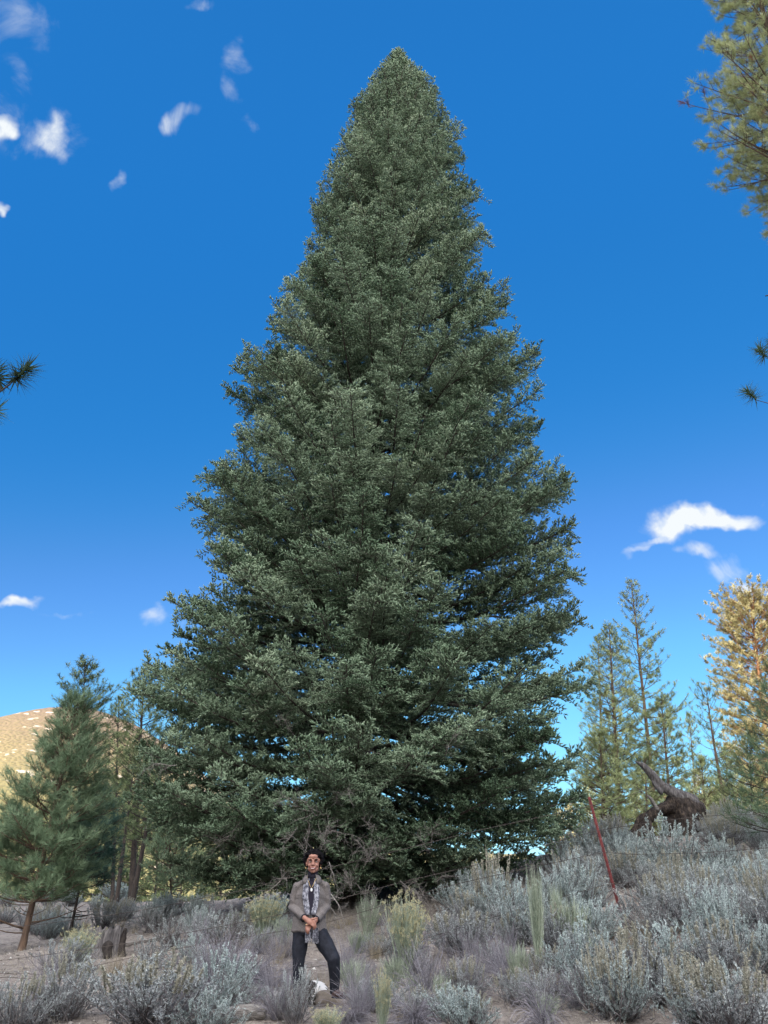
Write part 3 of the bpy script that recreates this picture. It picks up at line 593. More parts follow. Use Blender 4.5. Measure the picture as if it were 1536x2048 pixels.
# far sunlit grove
for i, (px, py, d) in enumerate([(1175, 1560, 130), (1395, 1545, 120), (1440, 1560, 112), (1480, 1530, 125), (1525, 1520, 118), (1330, 1575, 135), (1270, 1590, 128), (1140, 1600, 122), (1425, 1590, 105), (1505, 1580, 108), (1115, 1625, 118), (1365, 1600, 110)]):
    pine('distant_pine', ['sunlit far pine behind the dense green pine', 'sunlit far pine behind the uprooted stump, leftmost over its root mass', 'sunlit far pine just left of the pale-stemmed pine base', 'sunlit far pine right of the pale-stemmed pine base', 'sunlit far pine farthest right under the golden pine', 'sunlit far pine behind the shorter fuller pine', 'sunlit far pine behind the grey snag', 'sunlit far pine beside the right edge of the fir', 'sunlit far pine low beside the pale-stemmed trunk', 'sunlit far pine low behind the right edge sapling', 'lowest sunlit far pine touching the fir skirt', 'sunlit far pine above the right end of the uprooted stump'][i], d, (px + 10, 1690), (px, py), [(.05, 3.2), (.4, 3.4), (.75, 2.0), (1, .4)], fol='pine_gold' if i % 3 else 'pine_pale', bark='bark_orange', group='sunlit pines of the far grove', crown0=.05,
         whorl=1.0, nbr=6, trunk=.016, need=.6, nw=.11, nn=12, tsp=1.0, tlen=.6, seed=60 + i, tone=.85)
for i, (px, py, d) in enumerate([(-20, 1650, 60), (20, 1610, 70), (60, 1640, 55), (95, 1620, 68), (130, 1660, 58), (175, 1600, 64), (215, 1640, 56), (250, 1560, 75), (280, 1620, 60), (320, 1600, 58), (370, 1650, 52), (410, 1640, 64), (450, 1600, 60), (520, 1640, 64), (580, 1660, 55), (640, 1660, 60), (700, 1660, 58)]):
    pine('distant_pine', ['shaded background pine farthest left', 'shaded background pine behind the trunk of the far left young pine', 'shaded background pine between the two left young pines', 'shaded background pine left of the slim teal pine', 'shaded background pine right of the slim teal pine',
         'shaded background pine behind the top of the slim teal pine', 'shaded background pine left of the leaning trunks', 'taller shaded background pine behind the bare lower trunks', 'shaded background pine right of the leaning trunks', 'shaded background pine behind the yellow-green sapling',
         'shaded background pine right of the yellow-green sapling', 'shaded background pine seen under the left boughs of the fir', 'shaded background pine glimpsed through the lower left fir boughs', 'shaded background pine glimpsed left of the woman', 'shaded background pine glimpsed just left of the head of the woman', 'shaded background pine directly behind the head of the woman', 'shaded background pine glimpsed right of the woman under the fir'][i],
         d, (px - 8, 1800), (px, py), [(.02, 2.6), (.4, 2.4), (.75, 1.4), (1, .3)], fol='pine', bark='bark_dark', group='shaded pines behind the left grove', crown0=.03,
         whorl=.8, nbr=7, trunk=.018, need=.42, nw=.06, nn=12, tsp=.7, tlen=.35, seed=80 + i, tone=.42)
# overhanging pine, upper right: trunk stands just outside the frame
od = 10.5
pt = U(1605, 250, od); ox = pt[0]; z_lo = U(1500, 455, od)[2]; oH = 17.5
ozb = float(tz(ox, od))
pine('overhanging_pine', 'tall pine reaching in from the upper right with clumped pale green needles and bare twigs', od, None, None, [(.5, 2.0), (.62, 2.35), (.72, 1.75), (1, .5)], xy=(ox, od), ztop=max(oH, z_lo * 1.9) + 0, fol='pine_pale', bark='bark',
     crown0=(z_lo + 1.2 - ozb) / (z_lo * 1.9 - ozb), whorl=.36, nbr=7, trunk=.011, need=.15, nw=.010, nn=60, tsp=.31, tlen=.12, seed=41, tone=.6, up=.3, droop=.02, side=.5, nspread=(45, 115), browns=14)
qz = lambda px, py, d: U(px, py, d)
near1 = U(1512, 800, 7.2); near2 = U(1530, 715, 7.2)
pine('overhanging_pine', 'pine off the right edge showing only two needle tufts and a broken twig mid-height', 7.2, None, None, [(.7, .8), (1, .2)], xy=(U(1760, 900, 7.2)[0], 7.2), ztop=U(1700, 420, 7.2)[2], fol='pine_young', bark='bark_dark', crown0=.93,
     whorl=.4, nbr=5, trunk=.012, need=.17, nw=.014, nn=130, tsp=.3, tlen=.15, seed=42, tone=.3, nspread=(50, 125), extra=[(.72, near1 + [.25, 0, -.1], [(np.array([-.25, 0, .1]), (-.5, 0, .9)), (np.array([.05, 0, -.02]), (.3, 0, .4))]), (.8, near2 + [.15, 0, -.12], [(np.array([-.15, 0, .12]), (-.3, 0, .9)), (np.array([.0, 0, .2]), (0, 0, 1))]), (.9, U(1531, 592, 7.2), [])])
nl_ = U(52, 745, 5.4)
pine('overhanging_pine', 'pine off the left edge showing only a single fan-shaped needle tuft against the sky', 5.4, None, None, [(.7, .8), (1, .2)], xy=(U(-420, 900, 5.4)[0], 5.4), ztop=U(-420, 500, 5.4)[2], fol='pine_young', bark='bark_dark', crown0=.9,
     whorl=.4, nbr=5, trunk=.014, need=.18, nw=.018, nn=170, tsp=.3, tlen=.19, seed=43, tone=.1, nspread=(45, 140), extra=[(.6, nl_ + [-.10, 0, -.13], [(np.array([.02, 0, .03]), (.45, 0, .9)), (np.array([-.10, 0, .02]), (-.6, 0, .7))]), (.58, U(-45, 838, 5.4), [(np.array([-.05, 0, .0]), (.6, 0, .3))])])

# ------------------------------------------------------------------ shrubs
def arc(p, d, Ln, k, rng_, curve=0.0, jit=.05):
    pts = [np.array(p, float)]; d = nrm(np.array(d, float))
    for i in range(k): d = nrm(d + np.array([0, 0, curve]) + rng_.normal(0, jit, 3)); pts.append(pts[-1] + d * Ln / k)
    return np.array(pts)
def sage_mesh(seed, spikes=16, leaf='sage', hgt=.75, rad=.55, nst=46, spl=.30, leaves=70, bare=0.0, spm='sage_tan'):
    R = np.random.default_rng(seed); gw = Geo(); gf = Geo(); gs = Geo()
    P = []; D = []; T = []
    for i in range(nst):
        az = R.uniform(0, 6.283); tilt = R.uniform(0, 1) ** .7 * 1.15
        d0 = np.array([math.cos(az) * math.sin(tilt), math.sin(az) * math.sin(tilt), math.cos(tilt)])
        Ln = (rad * math.sin(tilt) + hgt * math.cos(tilt)) / max(.8, math.sin(tilt) + math.cos(tilt)) * 1.25 * R.uniform(.7, 1.08)
        p = arc(R.normal(0, .10, 3) * [1, 1, 0] + [0, 0, -.03], d0 * [1.2, 1.2, .8], Ln, 6, R, .10, .10)
        tube(gw, p, np.linspace(.011, .003, 7), 3, R.uniform(0, 1), 0, cap=False)
        isbare = R.random() < bare
        for j in range(1, 7):
            for _ in range(2):
                t = R.uniform(j - 1, j); a = p[int(t)] + (p[min(int(t) + 1, 6)] - p[int(t)]) * (t % 1)
                dd = nrm(nrm(p[j] - p[j - 1]) + R.normal(0, .6, 3) + [0, 0, .35]); bl = R.uniform(.08, .2) * (1.2 - j * .06)
                q = arc(a, dd, bl, 3, R, .12, .1); tube(gw, q, [.004, .003, .002, .0015], 3, R.uniform(.2, 1), 0, cap=False)
                if j >= 2 and not isbare:
                    m = int(leaves * .22); u = R.uniform(.15, 1.05, m); b = a + (q[-1] - a) * u[:, None]; P.append(b); D.append(nrm(R.normal(0, .75, (m, 3)) + dd + [0, 0, .5])); T.append(.28 + .48 * (b[:, 2] / hgt) + R.normal(0, .08, m))  # leaf tone: paler towards the tips, darkened low down for shade
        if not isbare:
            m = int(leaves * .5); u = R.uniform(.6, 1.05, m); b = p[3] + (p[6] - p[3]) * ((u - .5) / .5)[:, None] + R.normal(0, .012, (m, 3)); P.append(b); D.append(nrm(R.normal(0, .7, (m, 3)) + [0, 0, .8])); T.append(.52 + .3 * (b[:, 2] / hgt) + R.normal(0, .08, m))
    P = np.concatenate(P); D = np.concatenate(D); T = np.concatenate(T)
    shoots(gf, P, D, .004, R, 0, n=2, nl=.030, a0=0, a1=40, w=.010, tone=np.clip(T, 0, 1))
    gsx = gs if spikes >= 12 else gf
    for i in range(spikes):
        az = R.uniform(0, 6.283); r = rad * .75 * math.sqrt(R.uniform(0, 1)); z0 = hgt * math.sqrt(max(.1, 1 - (r / rad) ** 2)) * .82
        q = arc([r * math.cos(az), r * math.sin(az), z0], [.35 * math.cos(az) * r / rad, .35 * math.sin(az) * r / rad, 1], spl * R.uniform(.55, 1.15), 5, R, .03, .05)
        tube(gw, np.concatenate([[q[0] - [r * math.cos(az) * .3, r * math.sin(az) * .3, .2]], q]), .0028, 3, .8, 0, cap=False)
        m = 110; u = np.sort(R.uniform(0, 1, m)) ; b = np.stack([np.interp(u * 5, np.arange(6), q[:, j]) for j in range(3)], -1)
        shoots(gsx, b, nrm(R.normal(0, .55, (m, 3)) + [0, 0, .9]), .003, R, 0, n=2, nl=.034, a0=0, a1=40, w=.013, tone=np.clip(.45 + .4 * u + R.normal(0, .15, m), 0, 1))
    out = [('stems', gw.mesh('sage_stems', [M['sage_wood']])), ('foliage', gf.mesh('sage_foliage', [M[leaf]]))]
    if spikes >= 12: out.append(('seed_spikes', gs.mesh('sage_spikes', [M[spm]])))
    return out
def broom_mesh(seed, hgt=.9, rad=.3, nst=105, flowers=1.0, fol='broom', spread=.45):
    R = np.random.default_rng(seed); gw = Geo(); gf = Geo()
    for i in range(nst):
        az = R.uniform(0, 6.283); tl = spread * R.uniform(0, 1) ** .6
        p = arc(R.normal(0, .05, 3) * [1, 1, 0], [math.cos(az) * math.sin(tl), math.sin(az) * math.sin(tl), math.cos(tl)], hgt * R.uniform(.6, 1.05), 5, R, .05, .035)
        tn = R.uniform(.1, 1); tube(gw, p, [.0055, .005, .0045, .004, .003, .002], 3, tn, 0, cap=False)
        for j in (2, 3, 4):
            for _ in range(2):
                q = arc(p[j], nrm(p[j] - p[j - 1]) + R.normal(0, .22, 3), hgt * R.uniform(.15, .35), 3, R, .05, .04); tube(gw, q, [.0035, .003, .0025, .0015], 3, tn, 0, cap=False)
                if R.random() < flowers: 
                    m = 9; shoots(gf, q[-1] + R.normal(0, .014, (m, 3)), nrm(R.normal(0, .5, (m, 3)) + [0, 0, 1]), .01, R, 0, n=3, nl=.018, a0=10, a1=50, w=.012, tone=R.uniform(.2, 1, m))
    out = [('stems', gw.mesh('broom_stems', [M[fol]]))]
    if flowers: out.append(('flower_heads', gf.mesh('broom_flowers', [M['flower']])))
    return out
def dead_mesh(seed, hgt=.5, rad=.6, nst=150, arch=True):
    R = np.random.default_rng(seed); gw = Geo()
    for i in range(nst):
        az = R.uniform(0, 6.283) if not arch else R.normal(-.6 if i % 2 else 3.6, .8); tl = R.uniform(.3, 1.1)
        L0 = (hgt + rad) * R.uniform(.5, 1.0)
        p = arc(R.normal(0, .06, 3) * [1, 1, 0], [math.cos(az) * math.sin(tl), math.sin(az) * math.sin(tl), math.cos(tl)], L0, 8, R, -.20 if arch else -.05, .06)
        p[:, 2] = np.maximum(p[:, 2], .01 + R.uniform(0, .05)); tube(gw, p, np.linspace(.005, .0022, 9), 3, R.uniform(0, 1), 0, cap=False)
        for _ in range(3):
            j = R.integers(2, 8); q = arc(p[j], nrm(p[j] - p[j - 1]) + R.normal(0, .4, 3), R.uniform(.08, .25), 3, R, -.05, .1); q[:, 2] = np.maximum(q[:, 2], .01); tube(gw, q, [.003, .0025, .002, .0015], 3, R.uniform(0, 1), 0, cap=False)
    return [('twigs', gw.mesh('dead_twigs', [M['deadstem']]))]
def grass_mesh(seed, n=90, hgt=.3):
    R = np.random.default_rng(seed); g = Geo(); az = R.uniform(0, 6.283, n); tl = R.uniform(.1, .9, n)
    D = np.stack([np.cos(az) * np.sin(tl), np.sin(az) * np.sin(tl), np.cos(tl)], -1); P = R.normal(0, .05, (n, 3)) * [1, 1, 0]
    shoots(g, P, D, .001, R, 0, n=1, nl=hgt, a0=0, a1=8, w=.007, tone=R.uniform(0, 1, n)); return [('blades', g.mesh('grass', [M['grass']]))]
KIND = {'sage': [sage_mesh(101, 14), sage_mesh(102, 8, bare=.25), sage_mesh(103, 22, spl=.36), sage_mesh(104, 4, bare=.45)],
        'spiky': [sage_mesh(105, 34, spl=.42, hgt=.6), sage_mesh(106, 40, spl=.36, hgt=.62, leaf='sage_mint')],
        'mint': [sage_mesh(107, 3, leaf='sage_mint', hgt=.6, leaves=85), sage_mesh(108, 10, leaf='sage_mint', spm='sage_mint')],
        'broom': [broom_mesh(111, flowers=0), broom_mesh(112, flowers=.5), broom_mesh(113, flowers=0, spread=.28, hgt=1.0)],
        'dead': [dead_mesh(121), dead_mesh(122, arch=False), dead_mesh(123, hgt=.4, rad=.7)],
        'grass': [grass_mesh(131), grass_mesh(132, 60, .42)]}
srng = random.Random(5)
def shrub(kind, var, px, py, w, h, name, label, cat='shrub', group=None, at=None):
    """base pixel of the shrub, its width and height in photo pixels"""
    p = hit(px, py) if at is None else np.array(at); k = np.linalg.norm(p) / FPX
    parts = KIND[kind][var % len(KIND[kind])]
    bw = {'sage': 1.15, 'spiky': 1.15, 'mint': 1.15, 'broom': .95, 'dead': 1.5, 'grass': .4}[kind]; bh = {'sage': 1.25, 'spiky': 1.2, 'mint': .95, 'broom': 1.2, 'dead': .85, 'grass': .32}[kind]
    sx = w * k / bw; sz = h * k / bh
    root = empty(name, (p[0], p[1], float(tz(p[0], p[1])) - .01), srng.uniform(0, 6.28) if kind != 'dead' else srng.uniform(-.5, .5), label=label, cat=cat, group=group)
    root.scale = (sx, sx, sz)
    for nm, me in parts: obj(nm, me, root, world=False)
    return root
SH = [('sage', 2, 290, 2060, 230, 150, 'sagebrush', 'large blue-grey sagebrush at the bottom left, widest shrub of the left foreground', None),
 ('sage', 0, 35, 2060, 130, 110, 'sagebrush', 'pale blue sagebrush in the bottom left corner', None),
 ('mint', 1, 410, 2070, 110, 70, 'sagebrush', 'small mint sagebrush right of the widest shrub at the bottom left', None),
 ('sage', 1, 125, 1945, 90, 75, 'sagebrush', 'dark twiggy sagebrush directly left of the grey stump', None),
 ('broom', 1, 152, 1938, 75, 78, 'rabbitbrush', 'yellow-tipped green rabbitbrush left of the grey stump', None),
 ('sage', 1, 590, 2052, 75, 125, 'sagebrush', 'spiky purple-grey sagebrush covering the left leg in front of the woman', None),
 ('dead', 1, 550, 2040, 90, 80, 'dead_bush', 'grey leafless bush at the foot of the spiky sagebrush before the woman', None),
 ('broom', 1, 525, 1880, 95, 90, 'rabbitbrush', 'green rabbitbrush with cream tips beside the elbow of the woman', None),
 ('broom', 1, 812, 1955, 105, 160, 'rabbitbrush', 'tall rabbitbrush with yellow flower heads right of the woman', None),
 ('dead', 0, 830, 2050, 130, 95, 'dead_bush', 'drooping purple-blue dead broom below the yellow-flowered rabbitbrush', None),
 ('mint', 1, 1000, 1850, 105, 90, 'sagebrush', 'blue-mint sagebrush with tall tan plumes below the right skirt of the fir', None),
 ('spiky', 0, 985, 1840, 90, 150, 'sagebrush', 'sagebrush whose tall seed spikes rise against the dark lower fir', None),
 ('sage', 0, 930, 1915, 150, 105, 'sagebrush', 'broad grey sagebrush between the yellow-flowered rabbitbrush and the green broom', None),
 ('broom', 2, 1080, 1955, 55, 195, 'broom_bush', 'tall upright green broom with fan of thin stems right of center', None),
 ('mint', 0, 930, 2060, 125, 85, 'sagebrush', 'round mint-leaved cushion of sagebrush at the bottom center right', None),
 ('dead', 0, 985, 1945, 130, 55, 'dead_bush', 'arched bare twigs above the small soil bank', None),
 ('dead', 2, 1085, 2060, 90, 120, 'dead_bush', 'hanging blue-purple dead stems under the tall green broom', None),
 ('broom', 0, 1150, 1915, 85, 115, 'broom_bush', 'loose pale green broom right of the tall upright broom', None),
 ('sage', 2, 1330, 1850, 110, 120, 'sagebrush', 'sagebrush with tan spikes just right of the red post', None),
 ('mint', 1, 1160, 1840, 95, 115, 'sagebrush', 'silvery sagebrush just left of the red post', None),
 ('spiky', 0, 1460, 2075, 200, 160, 'sagebrush', 'sagebrush with a row of straight pale spikes in the bottom right corner', None),
 ('spiky', 1, 1235, 2040, 125, 160, 'sagebrush', 'mint sagebrush with five tall spikes at the lower right', None),
 ('sage', 0, 1330, 2010, 130, 110, 'sagebrush', 'dark-stemmed sagebrush above the bottom right spiky one', None),
 ('broom', 1, 762, 2075, 40, 120, 'rabbitbrush', 'slender yellow-tipped rabbitbrush at the bottom edge right of the woman', None),
 ('broom', 1, 655, 2080, 70, 60, 'rabbitbrush', 'short green rabbitbrush at the bottom edge before the dappled rock', None),
 ('dead', 1, 450, 1990, 170, 90, 'dead_bush', 'wide mat of swept grey dead twigs left of the woman', None),
 ('sage', 3, 440, 1905, 130, 90, 'sagebrush', 'soft grey-green bush under the lower left boughs of the fir', None),
 ('dead', 1, 690, 1960, 90, 75, 'dead_bush', 'thin bleached twigs beside the bent knee of the woman', None),
 ('dead', 0, 700, 2050, 100, 60, 'dead_bush', 'low purple dead twigs right of the boot of the woman', None),
 ('broom', 0, 735, 1880, 70, 90, 'broom_bush', 'wispy grey broom behind the woman on her right-hand side of the photo', None),
 ('broom', 2, 1118, 1900, 45, 115, 'broom_bush', 'thin upright broom between the tall green broom and the loose pale one', None),
 ('broom', 0, 1040, 1990, 60, 100, 'broom_bush', 'wispy green broom at the lower left of the tall upright broom', None),
 ('broom', 0, 880, 2030, 45, 80, 'broom_bush', 'small green broom left of the round mint cushion', None),
 ('spiky', 1, 1395, 2060, 110, 140, 'sagebrush', 'mint sagebrush with pale spikes left of the bottom right corner one', None),
 ('mint', 0, 240, 1805, 70, 40, 'sagebrush', 'small light green sagebrush below the leaning pine trunks', None),
 ('mint', 1, 1345, 1755, 130, 105, 'sagebrush', 'pale sagebrush in front of the uprooted stump', None)]
for (k, v, px, py, w, h, nm, lb, gr) in SH: shrub(k, v, px, py, w, h, nm, lb, group=gr)
LAB = {('sage', 0): 'bushy grey sagebrush', ('sage', 1): 'half-bare grey sagebrush', ('sage', 2): 'spiked grey sagebrush', ('sage', 3): 'mostly leafless grey sagebrush', ('mint', 0): 'mint-leaved sagebrush',
       ('mint', 1): 'pale mint sagebrush', ('spiky', 0): 'tan-spiked sagebrush', ('broom', 0): 'wispy green broom', ('dead', 0): 'arched dead twig tangle', ('dead', 1): 'spreading dead twig tangle', ('dead', 2): 'flat dead twig tangle',
       ('grass', 0): 'dry straw grass tuft', ('grass', 1): 'sparse dry grass tuft'}
PLACED = []
def zone(px, py):
    if px > 1100 and py < 1700: return 'on the right crest'
    if px > 1100 and py < 1930:
        if px < 1215: return 'on the slope left of the red post'
        if px < 1400: return 'on the slope right of the red post'
        return 'on the slope at the right edge'
    if px > 1100: return 'at the bottom right'
    if px > 860: return 'below the soil bank' if py > 1940 else 'under the right skirt of the fir'
    if px > 690: return 'near the yellow-flowered rabbitbrush'
    if px > 540: return 'around the legs of the woman'
    if px > 330: return 'left of the woman' 
    if py < 1885: return 'behind the left young pines'
    return 'on the bare soil at the lower left'
def proj(p): return 768 + FPX * p.dot(cR) / p.dot(cF), 1024 - FPX * p.dot(cU) / p.dot(cF)
def scatter(n, x0, x1, y0, y1, kinds, size, label, group, name='sagebrush', mind=.35, cat='shrub', avoid=None, seed=1):
    rr = random.Random(seed); pts = []; tries = 0
    while len(pts) < n and tries < n * 40:
        tries += 1; px = rr.uniform(x0, x1); py = rr.uniform(y0, y1)
        p = hit(px, py)
        if p[1] > 45 or (avoid and avoid(px, py, p)): continue
        if any(math.hypot(p[0] - q[0], p[1] - q[1]) < mind for q in pts): continue
        pts.append(p); k, v = rr.choice(kinds); s = rr.uniform(*size)
        d = np.linalg.norm(p); o = shrub(k, v, 0, 0, s * FPX / d, s * rr.uniform(.75, 1.1) * FPX / d, {'broom': 'broom_bush', 'dead': 'dead_bush', 'grass': 'grass_tuft'}.get(k, 'sagebrush'), label, cat=cat, group=group, at=p)
        q = proj(p); PLACED.append((LAB[(k, v)] + ' ' + zone(*q), q[0], o))
def name_placed():
    by = {}
    for lb, x, o in PLACED: by.setdefault(lb, []).append((x, o))
    W_ = {2: ['left', 'right'], 3: ['leftmost', 'middle one', 'rightmost']}
    O_ = ['second', 'third', 'fourth', 'fifth', 'sixth', 'seventh', 'eighth', 'ninth', 'tenth', 'eleventh', 'twelfth']
    for lb, L in by.items():
        L.sort(key=lambda t: t[0]); n = len(L); lb = lb.replace('below the left boughs', '')
        for i, (x, o) in enumerate(L):
            if n == 1: o['label'] = lb
            elif n in W_: o['label'] = lb + ', ' + W_[n][i] + (' of two' if n == 2 else ' of three')
            else: o['label'] = lb + ', ' + ('leftmost' if i == 0 else 'rightmost' if i == n - 1 else O_[min(i - 1, 10)] + ' from the left')
notfir = lambda px, py, p: math.hypot(p[0] - bz[0], p[1] - FD) < 2.2
G_ = 'grey sagebrush covering the right hillside'
mixs = [('sage', 0), ('sage', 1), ('sage', 2), ('sage', 3), ('mint', 1), ('spiky', 0), ('mint', 0), ('sage', 1)]
scatter(70, 1110, 1560, 1668, 1990, mixs, (.6, 1.05), 'grey sagebrush in the dense brush on the right hillside', G_, mind=.42, seed=1, avoid=lambda a, b, p: (1190 < a < 1300 and 1775 < b < 1965) or (1255 < a < 1430 and b < 1740) or (1270 < a < 1400 and 1880 < b < 1960))
scatter(16, 1110, 1560, 1655, 1690, mixs, (.6, 1.0), 'grey sagebrush in the dense brush on the right hillside', G_, mind=.5, seed=2, avoid=lambda a, b, p: 1255 < a < 1430)
scatter(14, 880, 1130, 1790, 1900, mixs, (.5, .85), 'small grey shrub in the brush between the fir skirt and the green broom', 'shrubs below the right skirt of the fir', mind=.4, seed=3, avoid=notfir)
scatter(26, 0, 330, 1790, 1880, [('mint', 1), ('sage', 0), ('sage', 2), ('mint', 0), ('sage', 1)], (.6, 1.1), 'blue-grey sagebrush on the shaded flat behind the left young pines', 'sagebrush behind the left pines', mind=.7, seed=4, avoid=lambda a, b, p: p[1] < 17)
scatter(12, 330, 570, 1815, 1900, [('sage', 3), ('mint', 0), ('broom', 0), ('dead', 1)], (.5, .85), 'low shrub in the brush under the left boughs of the fir', 'low shrubs under the left boughs', mind=.5, seed=5, avoid=notfir)
scatter(26, 330, 1100, 1830, 2046, [('dead', 0), ('dead', 1), ('dead', 2)], (.35, .7), 'small tangle of dead grey twigs on the dry soil', 'tangles of dead twigs', name='dead_bush', mind=.3, seed=6, avoid=notfir)
scatter(12, 860, 1536, 1930, 2046, mixs, (.35, .6), 'small grey shrub in the lower right foreground', 'small shrubs in the lower right foreground', mind=.35, seed=7)
scatter(60, 0, 1536, 1840, 2046, [('grass', 0), ('grass', 1)], (.18, .4), 'dry straw-coloured grass tuft on the bare soil', 'dry grass tufts', name='grass_tuft', mind=.15, cat='grass tuft', seed=8, avoid=notfir)
scatter(14, 0, 480, 1935, 2060, [('sage', 1), ('sage', 2), ('sage', 3), ('sage', 0), ('mint', 1), ('dead', 1)], (.45, .85), 'x', 'sagebrush of the left foreground', mind=.5, seed=21, avoid=lambda a, b, p: a < 260 and b < 2000)
scatter(34, 700, 1180, 1870, 2060, [('sage', 1), ('sage', 3), ('sage', 0), ('broom', 0), ('dead', 1), ('sage', 2)], (.35, .65), 'x', 'shrubs of the middle foreground', mind=.3, seed=22, avoid=lambda a, b, p: 850 < a < 1010 and b < 2000)
scatter(10, 340, 560, 1880, 2030, [('sage', 3), ('dead', 2), ('dead', 1), ('sage', 1)], (.4, .7), 'x', 'brush just left of the woman', mind=.4, seed=23)
name_placed()
# litter: countless twigs and stones
R = np.random.default_rng(77); g = Geo(); n = 42000
x = R.uniform(-10, 11, n); y = 5.5 + 15 * R.uniform(0, 1, n) ** 1.5; kp = fbm(x * .9, y * .9, 44, 3) > -.05 + R.uniform(-.35, .35, n); x, y = x[kp], y[kp]; n = len(x)
shoots(g, np.stack([x, y, tz(x, y)], -1), nrm(R.normal(0, .8, (n, 3)) * [1, 1, .2] + [0, 0, .7]), .001, R, 0, n=1, nl=.15, a0=0, a1=5, w=.005, tone=R.uniform(0, 1, n))
M['ground_grass'] = mat('thin_dead_grass', [(.10, .085, .075), (.22, .195, .155), (.34, .31, .24)]); tag(obj('dry_grass', g.mesh('dry_grass', [M['ground_grass']])), kind='stuff')
R = np.random.default_rng(3); g = Geo()
n = 9000; x = R.uniform(-9, 10, n); y = 6 + 18 * R.uniform(0, 1, n) ** 1.4; z = tz(x, y) + .012; a = R.uniform(0, 6.28, n); l_ = R.uniform(.03, .16, n)
A = np.stack([x, y, z], -1); B = A + np.stack([np.cos(a) * l_, np.sin(a) * l_, R.uniform(0, .03, n)], -1)
segs(g, A, B, .0035, .002, R.uniform(0, 1, n)); tag(obj('twig_litter', g.mesh('litter', [M['dead']])), kind='stuff')
g = Geo(); n = 5000; x = R.uniform(-9, 10, n); y = 6 + 16 * R.uniform(0, 1, n) ** 1.3; z = tz(x, y); s = .008 + .03 * R.uniform(0, 1, n) ** 3
base = np.array([[1, 0, 0], [0, 1, 0], [-1, 0, 0], [0, -1, 0], [0, 0, .8], [0, 0, -.5]]); f = np.array([[0, 1, 4], [1, 2, 4], [2, 3, 4], [3, 0, 4], [1, 0, 5], [2, 1, 5], [3, 2, 5], [0, 3, 5]])
V = np.stack([x, y, z], -1)[:, None] + base[None] * s[:, None, None] * R.uniform(.6, 1.3, (n, 6, 3)); g.add(V.reshape(-1, 3), (np.arange(n)[:, None, None] * 6 + f).reshape(-1, 3), np.repeat(R.uniform(0, 1, n), 6))
M['stone'] = mat('pebbles', [(.16, .14, .13), (.34, .31, .28), (.55, .52, .49)]); tag(obj('pebbles', g.mesh('pebbles', [M['stone']])), kind='stuff')
# ------------------------------------------------------------------ blob bodies (many balls fused into one surface)
ICO = None
def ico():
    global ICO
    if ICO is None:
        import bmesh
        bm = bmesh.new(); bmesh.ops.create_icosphere(bm, subdivisions=2, radius=1); ICO = (np.array([v.co[:] for v in bm.verts]), np.array([[v.index for v in f.verts] for f in bm.faces])); bm.free()
    return ICO
class Blob:
    def __init__(s): s.B = []
    def ball(s, c, r): s.B.append((np.array(c, float), np.broadcast_to(np.array(r, float), (3,)).copy())); return s
    def limb(s, pts, rs, sq=(1, 1, 1)):
        pts = [np.array(p, float) for p in pts]
        for (a, b, ra, rb) in zip(pts[:-1], pts[1:], rs[:-1], rs[1:]):
            n = max(2, int(np.linalg.norm(b - a) / (min(ra, rb) * .32 * min(sq))) + 1)
            for i in range(n + 1):
                f = i / n; s.ball(a + (b - a) * f, (ra + (rb - ra) * f) * np.array(sq))
        return s
    def mesh(s, name, mats, vox=.006, smooth=6, disp=None, tone=None):
        V, F = ico(); g = Geo()
        for c, r in s.B: g.add(V * r + c, F)
        me = g.mesh(name + '_raw', []); o = bpy.data.objects.new('tmp', me); C.objects.link(o)
        m = o.modifiers.new('r', 'REMESH'); m.mode = 'VOXEL'; m.voxel_size = vox
        if smooth: q = o.modifiers.new('s', 'SMOOTH'); q.iterations = smooth; q.factor = .5
        dg = bpy.context.evaluated_depsgraph_get(); dg.update()
        out_ = bpy.data.meshes.new_from_object(o.evaluated_get(dg)); bpy.data.objects.remove(o); bpy.data.meshes.remove(me)
        out_.name = name; co = np.zeros(len(out_.vertices) * 3, np.float32); out_.vertices.foreach_get('co', co); co = co.reshape(-1, 3)
        if disp is not None:
            nn = np.zeros(len(co) * 3, np.float32); out_.vertices.foreach_get('normal', nn); co = co + nn.reshape(-1, 3) * disp(co)[:, None]; out_.vertices.foreach_set('co', co.astype(np.float32).ravel())
        out_.polygons.foreach_set('use_smooth', np.ones(len(out_.polygons), bool)); out_.update()
        out_.materials.clear()
        for m_ in mats: out_.materials.append(m_)
        return out_
def flat(name, c, rough=.7, spec=.3):
    return mat(name, [tuple(x * .88 for x in c), tuple(min(1, x * 1.1) for x in c)], src='noise', scale=40, rough=rough, spec=spec)
M['skin'] = mat('skin', [(.24, .108, .078), (.35, .17, .125)], src='noise', scale=14, rough=.5, spec=.35)
M['jacket'] = mat('tweed_jacket', [(.055, .048, .048), (.13, .114, .110), (.23, .205, .198)], src='noise', scale=220, detail=3, bump=.002, bscale=300, rough=.95)
M['trousers'] = mat('black_trousers', [(.008, .009, .014), (.022, .024, .034)], src='noise', scale=20, bump=.004, rough=.8)
M['knit'] = flat('dark_knit', (.014, .012, .022), .9)
M['scarf'] = mat('grey_patterned_scarf', [(.055, .055, .07), (.14, .14, .17), (.33, .33, .37)], src='noise', scale=60, detail=2, stretch=(1, 1, .45), bump=.003, rough=.9, pos=[.2, .5, .72])
M['hair'] = flat('black_hair', (.007, .006, .007), .8, .05)
M['boot'] = mat('brown_boot', [(.035, .018, .014), (.085, .042, .030)], src='noise', scale=20, rough=.6)
